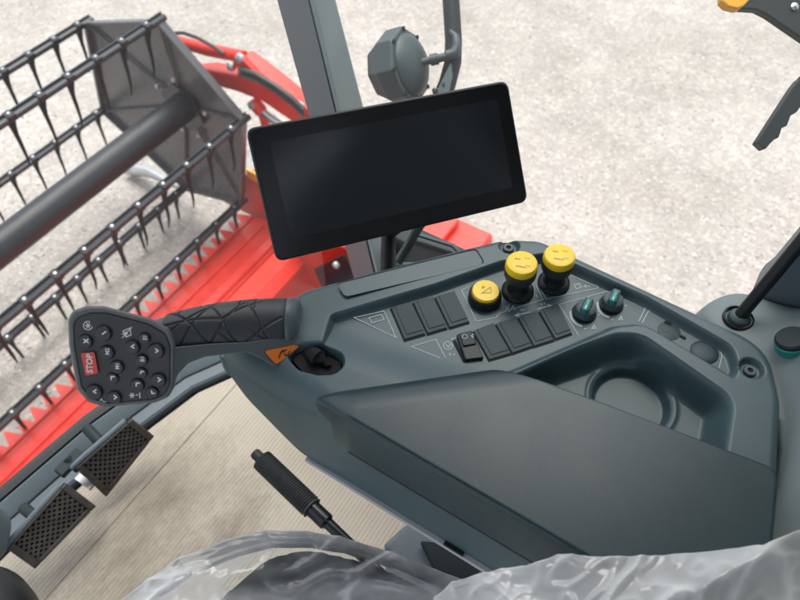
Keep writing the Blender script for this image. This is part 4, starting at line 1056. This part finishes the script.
# =================================================================== FOOT WELL: pedals, lever, steering column
def pedal(quad, z0, z1, label):
    """quad px: far-left, far-right(top), near-right, near-left ; rests tilted between heights"""
    (a, za), (b_, zb), (c_, zc_), (d_, zd) = quad
    Q = [onz(*a, za), onz(*b_, zb), onz(*c_, zc_)]
    n = (Q[1] - Q[0]).cross(Q[2] - Q[0]).normalized(); rd = ray(*d_); Q.append(CAM + rd * ((Q[0] - CAM).dot(n) / rd.dot(n)))
    n = (Q[1] - Q[0]).cross(Q[3] - Q[0]).normalized()
    if n.z < 0: n = -n
    t = thing('pedal', label, 'pedal', sum(Q, Vector()) / 4, 'foot pedals')
    # keep it planar
    o = sum(Q, Vector()) / 4
    Q = [p - n * (p - o).dot(n) for p in Q]
    def bil(u, v): return Q[0] * (1 - u) * (1 - v) + Q[1] * u * (1 - v) + Q[2] * u * v + Q[3] * (1 - u) * v
    b = MB(); b.prism([p - n * .012 for p in [bil(0, 0), bil(1, 0), bil(1, 1), bil(0, 1)]], n * .008); bevel(b.build('pad_base', PEDAL_B, t), .003, 2)
    nu_, nv_ = 18, 10
    V_, F_ = [], []
    us = [.07]; 
    cu = np.linspace(.09, .91, nu_ + 1); cv = np.linspace(.06, .88, nv_ + 1)
    g_ = MB()
    for i in range(nu_):
        for j in range(nv_):
            u0, u1, v0, v1 = cu[i], cu[i + 1], cv[j], cv[j + 1]
            O_ = [(u0, v0), (u1, v0), (u1, v1), (u0, v1)]
            um, vm = (u0 + u1) / 2, (v0 + v1) / 2; k_ = .82
            if (i + j) % 2 == 0:
                mids = [((u0 + u1) / 2, v0), (u1, (v0 + v1) / 2), ((u0 + u1) / 2, v1), (u0, (v0 + v1) / 2)]
                rim = [O_[0], mids[0], O_[1], mids[1], O_[2], mids[2], O_[3], mids[3]]
                hol = [(um + (x - um) * (k_ if kk % 2 else .72), vm + (y - vm) * (k_ if kk % 2 else .72)) for kk, (x, y) in enumerate(rim)]
                vs = [bil(*p) for p in rim] + [bil(*p) for p in hol] + [bil(*p) - n * .004 for p in hol]
                g_.add(vs, [(kk, (kk + 1) % 8, 8 + (kk + 1) % 8, 8 + kk) for kk in range(8)] + [(8 + kk, 8 + (kk + 1) % 8, 16 + (kk + 1) % 8, 16 + kk) for kk in range(8)])
            else:
                g_.add([bil(*p) for p in O_], [(0, 1, 2, 3)])
    g_.build('perforated_pad', PEDAL, t)
    f_ = MB()
    for (u0, u1, v0, v1) in ((0, .09, 0, 1), (.91, 1, 0, 1), (.09, .91, 0, .06), (.09, .91, .88, 1)):
        f_.prism([bil(u0, v0) - n * .004, bil(u1, v0) - n * .004, bil(u1, v1) - n * .004, bil(u0, v1) - n * .004], n * .0062)
    bevel(f_.build('pad_frame', PEDAL, t), .002, 2)
    return t, bil, n
PA, bilA, nA = pedal([((76, 468), .12), ((132, 419), .13), ((154, 436), .075), ((106, 497), .06)], 0, 0, 'perforated rubber pedal farther from the steering column, with a hinge lug at its side')
PB, bilB, nB = pedal([((7, 549), .12), ((66, 483), .13), ((96, 506), .075), ((35, 569), .06)], 0, 0, 'perforated rubber pedal next to the steering column, partly shading the mat')
for t, bil, n in ((PA, bilA, nA), (PB, bilB, nB)):
    b = MB(); b.tube([bil(-.06, -.035) - n * .006, bil(.92, -.035) - n * .006], .0055, 12); b.build('hinge_rail', SILL, t)
    b = MB(); b.tube([bil(.45, .5) - n * .012, bil(.45, .25) - n * .04, bil(.45, .1) - n * .085], .010, 12); b.build('pedal_arm', BRACKET, t)
b = MB(); b.box(onz(70, 463, .12), [LAT, FWD, ZUP], [.05, .022, .012]); b.tube([onz(66, 458, .125), onz(80, 470, .11)], .008, 12); bevel(b.build('hinge_lug', BRACKET, PA), .003, 2)
b = MB(); b.box(onz(85, 482, .07), [LAT, FWD, ZUP], [.012, .036, .008]); b.build('link_bar', METAL, PA)

hbk = thing('brake_lever', 'black lever with a ribbed grip and push button standing beside the console', 'lever', FL(.235, .232, .02))
p0, p1 = dep(262, 460, 1.06), dep(312, 508, 1.02); ax = (p1 - p0).normalized(); Ln = (p1 - p0).length
prof_ = [(.012, -.001), (.0165, .0)]; nr = 28
for i in range(nr * 3 + 1):
    prof_.append((.0160 + .0010 * (1 if i % 3 == 1 else -.6), .003 + (Ln - .006) * i / (nr * 3)))
prof_ += [(.0165, Ln), (.012, Ln + .001)]
b = MB(); b.lathe(p0, ax, prof_, 28); b.build('ribbed_grip', RUBBER, hbk, angle=60)
b = MB(); b.lathe(p0, -ax, [(.0085, -.002), (.0085, .014), (.0075, .017), (.002, .018)], 20); b.build('release_button', BLACK, hbk)
b = MB(); b.tube([p1 - ax * .004, p1 + ax * .03, p1 + ax * .034, p1 + ax * .10, p1 + ax * .25], [.0125, .0125, .0085, .008, .008], 16)
b.build('shaft', STEEL, hbk)

stc = thing('steering_column', 'black rounded steering column boot at the edge of the mat next to the pedals', 'column', onz(0, 600, .1))
qc = onz(-34, 634, .36)
b = MB(); b.lathe(qc, ZUP * 1 - FWD * .15, [(.050, -.16), (.062, -.10), (.074, -.04), (.078, .0), (.070, .026), (.045, .040), (.035, .036), (.033, .02), (.003, .016)], 40); b.build('boot', BLACK, stc, angle=60)
b = MB(); b.lathe(qc, ZUP, [(.085, -.36), (.08, -.30), (.055, -.15)], 32); b.build('column_base', BRACKET, stc)
b = MB(); b.prism([onz(x, y, .12) for x, y in ((-30, 500), (4, 512), (18, 521), (10, 560), (-30, 580))], ZUP * .10); bevel(b.build('side_cover', PILLAR_D, stc), .02, 4)

# seat base box
sbx = thing('seat_suspension', 'grey blue seat base box beneath the console edge beside the brake lever', 'seat base', FL(.2, .2, 0))
b = MB(); b.prism([onz(382, 545, .18), onz(407, 522, .18), onz(440, 535, .18), onz(520, 600, .18), onz(470, 640, .18)], ZUP * -.17); bevel(b.build('box', SILL, sbx), .008, 3)
b = MB(); b.prism([onz(420, 540, .20), onz(470, 545, .20), onz(560, 610, .20), onz(470, 640, .20)], ZUP * -.016); bevel(b.build('lid', BRACKET, sbx), .004, 2)

# =================================================================== SEAT and FILM
zs = .43
seat = thing('driver_seat', 'dark fabric driver seat cushion showing through clear plastic film', 'seat', onz(330, 600, .2))
sp_ = rounded(W2([(205, 592), (262, 545), (305, 535), (372, 550), (440, 582), (470, 640), (380, 720), (180, 680)], zs), .05, 6)
def h_seat(X, Y, D):
    n = np.array([noise.noise(Vector((a * 14, b * 14, 3))) for a, b in zip(X.ravel(), Y.ravel())]).reshape(X.shape)
    return zs - .016 - roundover(D, .04) + .003 * n
relief('cushion', sp_, h_seat, .004, SEATF, seat, .25, coarse=2)

def smooth_noise(P, sc, seed):
    return np.array([noise.noise(Vector((x * sc, y * sc, seed))) for x, y in P.reshape(-1, 2)]).reshape(P.shape[:-1])
def spline(pts_, n):
    P = np.array(pts_, float); L = np.r_[0, np.cumsum(np.linalg.norm(np.diff(P, axis=0), axis=1))]; L /= L[-1]
    t = np.linspace(0, 1, n); return np.stack([np.interp(t, L, P[:, k]) for k in range(P.shape[1])], 1)
def drape(name, top, bot, nu, nv, hfun, over, seed, skirt, steps=220, bend=.04, crk=0.0, camp=1.0):
    """A thin sheet, cut larger than the place it lies on, settles into folds (position-based cloth)."""
    A, B = spline(top, nu), spline(bot, nu)
    v = np.linspace(0, 1, nv)[None, :, None]
    XY = A[:, None] * (1 - v) + B[:, None] * v
    H = hfun(XY)
    sk = 7
    # skirt: rows that hang down beyond the far edge
    ext_ = XY[:, :1] + (XY[:, :1] - XY[:, 1:2]) * (np.arange(sk, 0, -1)[None, :, None] * .12)
    hz = H[:, :1] - skirt * (np.arange(sk, 0, -1)[None, :] / sk) ** 1.4
    XY = np.concatenate([ext_, XY], 1); H = np.concatenate([hz, H], 1)
    P = np.concatenate([XY, H[..., None]], 2)
    rest = P.copy()
    wob = smooth_noise(XY, 14, seed) * .35 + smooth_noise(XY, 36, seed + 3) * .6 + smooth_noise(XY, 80, seed + 6) * .35
    P[..., 2] += .004 + .009 * wob
    M = np.ones(P.shape[:2]); M[0] = M[-1] = 0; M[:, 0] = M[:, -1] = 0
    P[M == 0] = rest[M == 0]
    def rl(di, dj, k):
        a = rest[:rest.shape[0] - di, max(0, -dj):rest.shape[1] - max(0, dj)]; b = rest[di:, max(0, dj):rest.shape[1] + min(0, dj)]
        return np.linalg.norm(a - b, axis=2) * k
    sets = []
    for di, dj, k, st in ((1, 0, 1 + over[0], 1), (0, 1, 1 + over[1], 1), (1, 1, 1 + (over[0] + over[1]) / 2, .5), (1, -1, 1 + (over[0] + over[1]) / 2, .5), (2, 0, 1 + over[0], bend), (0, 2, 1 + over[1], bend)):
        sets.append((di, dj, rl(di, dj, k), st))
    V = np.zeros_like(P)
    for it in range(steps):
        V *= .92; V[..., 2] -= .00045
        Q = P + V * M[..., None]
        for sub in range(3):
            for di, dj, L0, st in sets:
                n0, n1 = Q.shape[0] - di, Q.shape[1]
                a = Q[:n0, max(0, -dj):n1 - max(0, dj)]; b = Q[di:, max(0, dj):n1 + min(0, dj)]
                wa = M[:n0, max(0, -dj):n1 - max(0, dj)]; wb = M[di:, max(0, dj):n1 + min(0, dj)]
                d = b - a; l_ = np.linalg.norm(d, axis=2) + 1e-9
                c = (l_ - L0) / l_ * st * .33 / np.maximum(wa + wb, 1)
                corr = d * c[..., None]
                ca, cb = corr * wa[..., None], corr * wb[..., None]
                a += ca; b -= cb
        hit = (Q[..., 2] <= H + .0006) & (M > 0)
        Q[..., 2] = np.maximum(Q[..., 2], H)
        Q[hit, :2] = P[hit, :2] * .9 + Q[hit, :2] * .1      # it sticks where it touches
        V = (Q - P); V[np.abs(V) > .004] *= .5; P = Q
    # small sharp crinkles on top of the settled folds
    c_, s__ = math.cos(crk), math.sin(crk)
    q = np.stack([P[..., 0] * c_ + P[..., 1] * s__, (-P[..., 0] * s__ + P[..., 1] * c_) * 1.9], -1)
    w_ = smooth_noise(P[..., :2], 12, seed + 30)[..., None] * .02
    r1 = 1 - np.minimum(1, np.abs(smooth_noise(q + w_, 13, seed + 40)) * 3.6); r2 = 1 - np.minimum(1, np.abs(smooth_noise(q - w_, 38, seed + 50)) * 3.0)
    mod = np.clip(.55 + 1.3 * smooth_noise(P[..., :2], 9, seed + 60), .1, 1.2)
    P[..., 2] += camp * (.0046 * r1 ** 2.2 + .0016 * r2 ** 2) * mod
    n0, n1 = P.shape[:2]
    F = [(i * n1 + j, i * n1 + j + 1, (i + 1) * n1 + j + 1, (i + 1) * n1 + j) for i in range(n0 - 1) for j in range(n1 - 1)]
    o = mesh_obj(name, P.reshape(-1, 3), F, FILM, None, angle=180)
    m = o.modifiers.new('smooth', 'SUBSURF'); m.levels = 1; m.render_levels = 1
    return o, ((r1 ** 2.2 + .5 * r2 ** 2) * mod).reshape(-1)
def layers(o, fun, streak):
    me = o.data; co = np.empty(len(me.vertices) * 3); me.vertices.foreach_get('co', co); co = co.reshape(-1, 3)
    a = me.attributes.new('layers', 'FLOAT', 'POINT'); a.data.foreach_set('value', (fun(co[:, 0], co[:, 1]) + .26 * streak).astype(np.float32))
topA = W2([(60, 650), (92, 622), (132, 590), (176, 557), (225, 538), (264, 528), (305, 528), (340, 534), (402, 553), (470, 580), (520, 604), (575, 640)], zs + .012)
botA = W2([(0, 760), (150, 760), (300, 760), (450, 760), (640, 760)], zs + .012)
def hA(XY):
    return zs + .002 + .008 * smooth_noise(XY, 7, 4.0)
fa, stA = drape('seat_film', topA, botA, 150, 74, hA, (.06, .09), 2.0, .07, crk=.25, camp=1.7)
PATCH = rounded(W2([(212, 588), (250, 552), (300, 536), (345, 540), (420, 566), (452, 584), (330, 578), (300, 580)], zs + .02), .02, 5)
layers(fa, lambda X, Y: .40 - .34 * sstep((sdf(PATCH, X, Y) + .012) / .024), stA)
tag(fa, 'crumpled clear plastic film draped over the dark seat cushion', 'plastic film')
topB = W2([(425, 640), (434, 600), (452, 583), (500, 571), (525, 568), (556, 559), (600, 561), (640, 560), (700, 559), (748, 557), (772, 547), (787, 541), (804, 550), (840, 566), (880, 600)], .70)
botB = W2([(440, 740), (560, 740), (700, 740), (880, 740)], .70)
PKB = [np.array(p) for p in W2([(787, 541), (640, 625)], .71)]
def hB(XY):
    a, b = PKB; d_ = b - a
    t = np.clip(((XY - a) @ d_) / (d_ @ d_), 0, 1); r_ = np.linalg.norm(XY - a - t[..., None] * d_, axis=-1)
    return .706 + .008 * smooth_noise(XY, 11, 7.0) + .024 * np.exp(-(np.sqrt(r_ ** 2 + .004 ** 2) - .004) / .02)
fb_, stB = drape('armrest_film', topB, botB, 150, 74, hB, (.09, .08), 11.0, .03, crk=.9)
layers(fb_, lambda X, Y: np.full(X.shape, .44), stB)
tag(fb_, 'bunched clear plastic film with a raised fold in front of the console cover', 'plastic film')
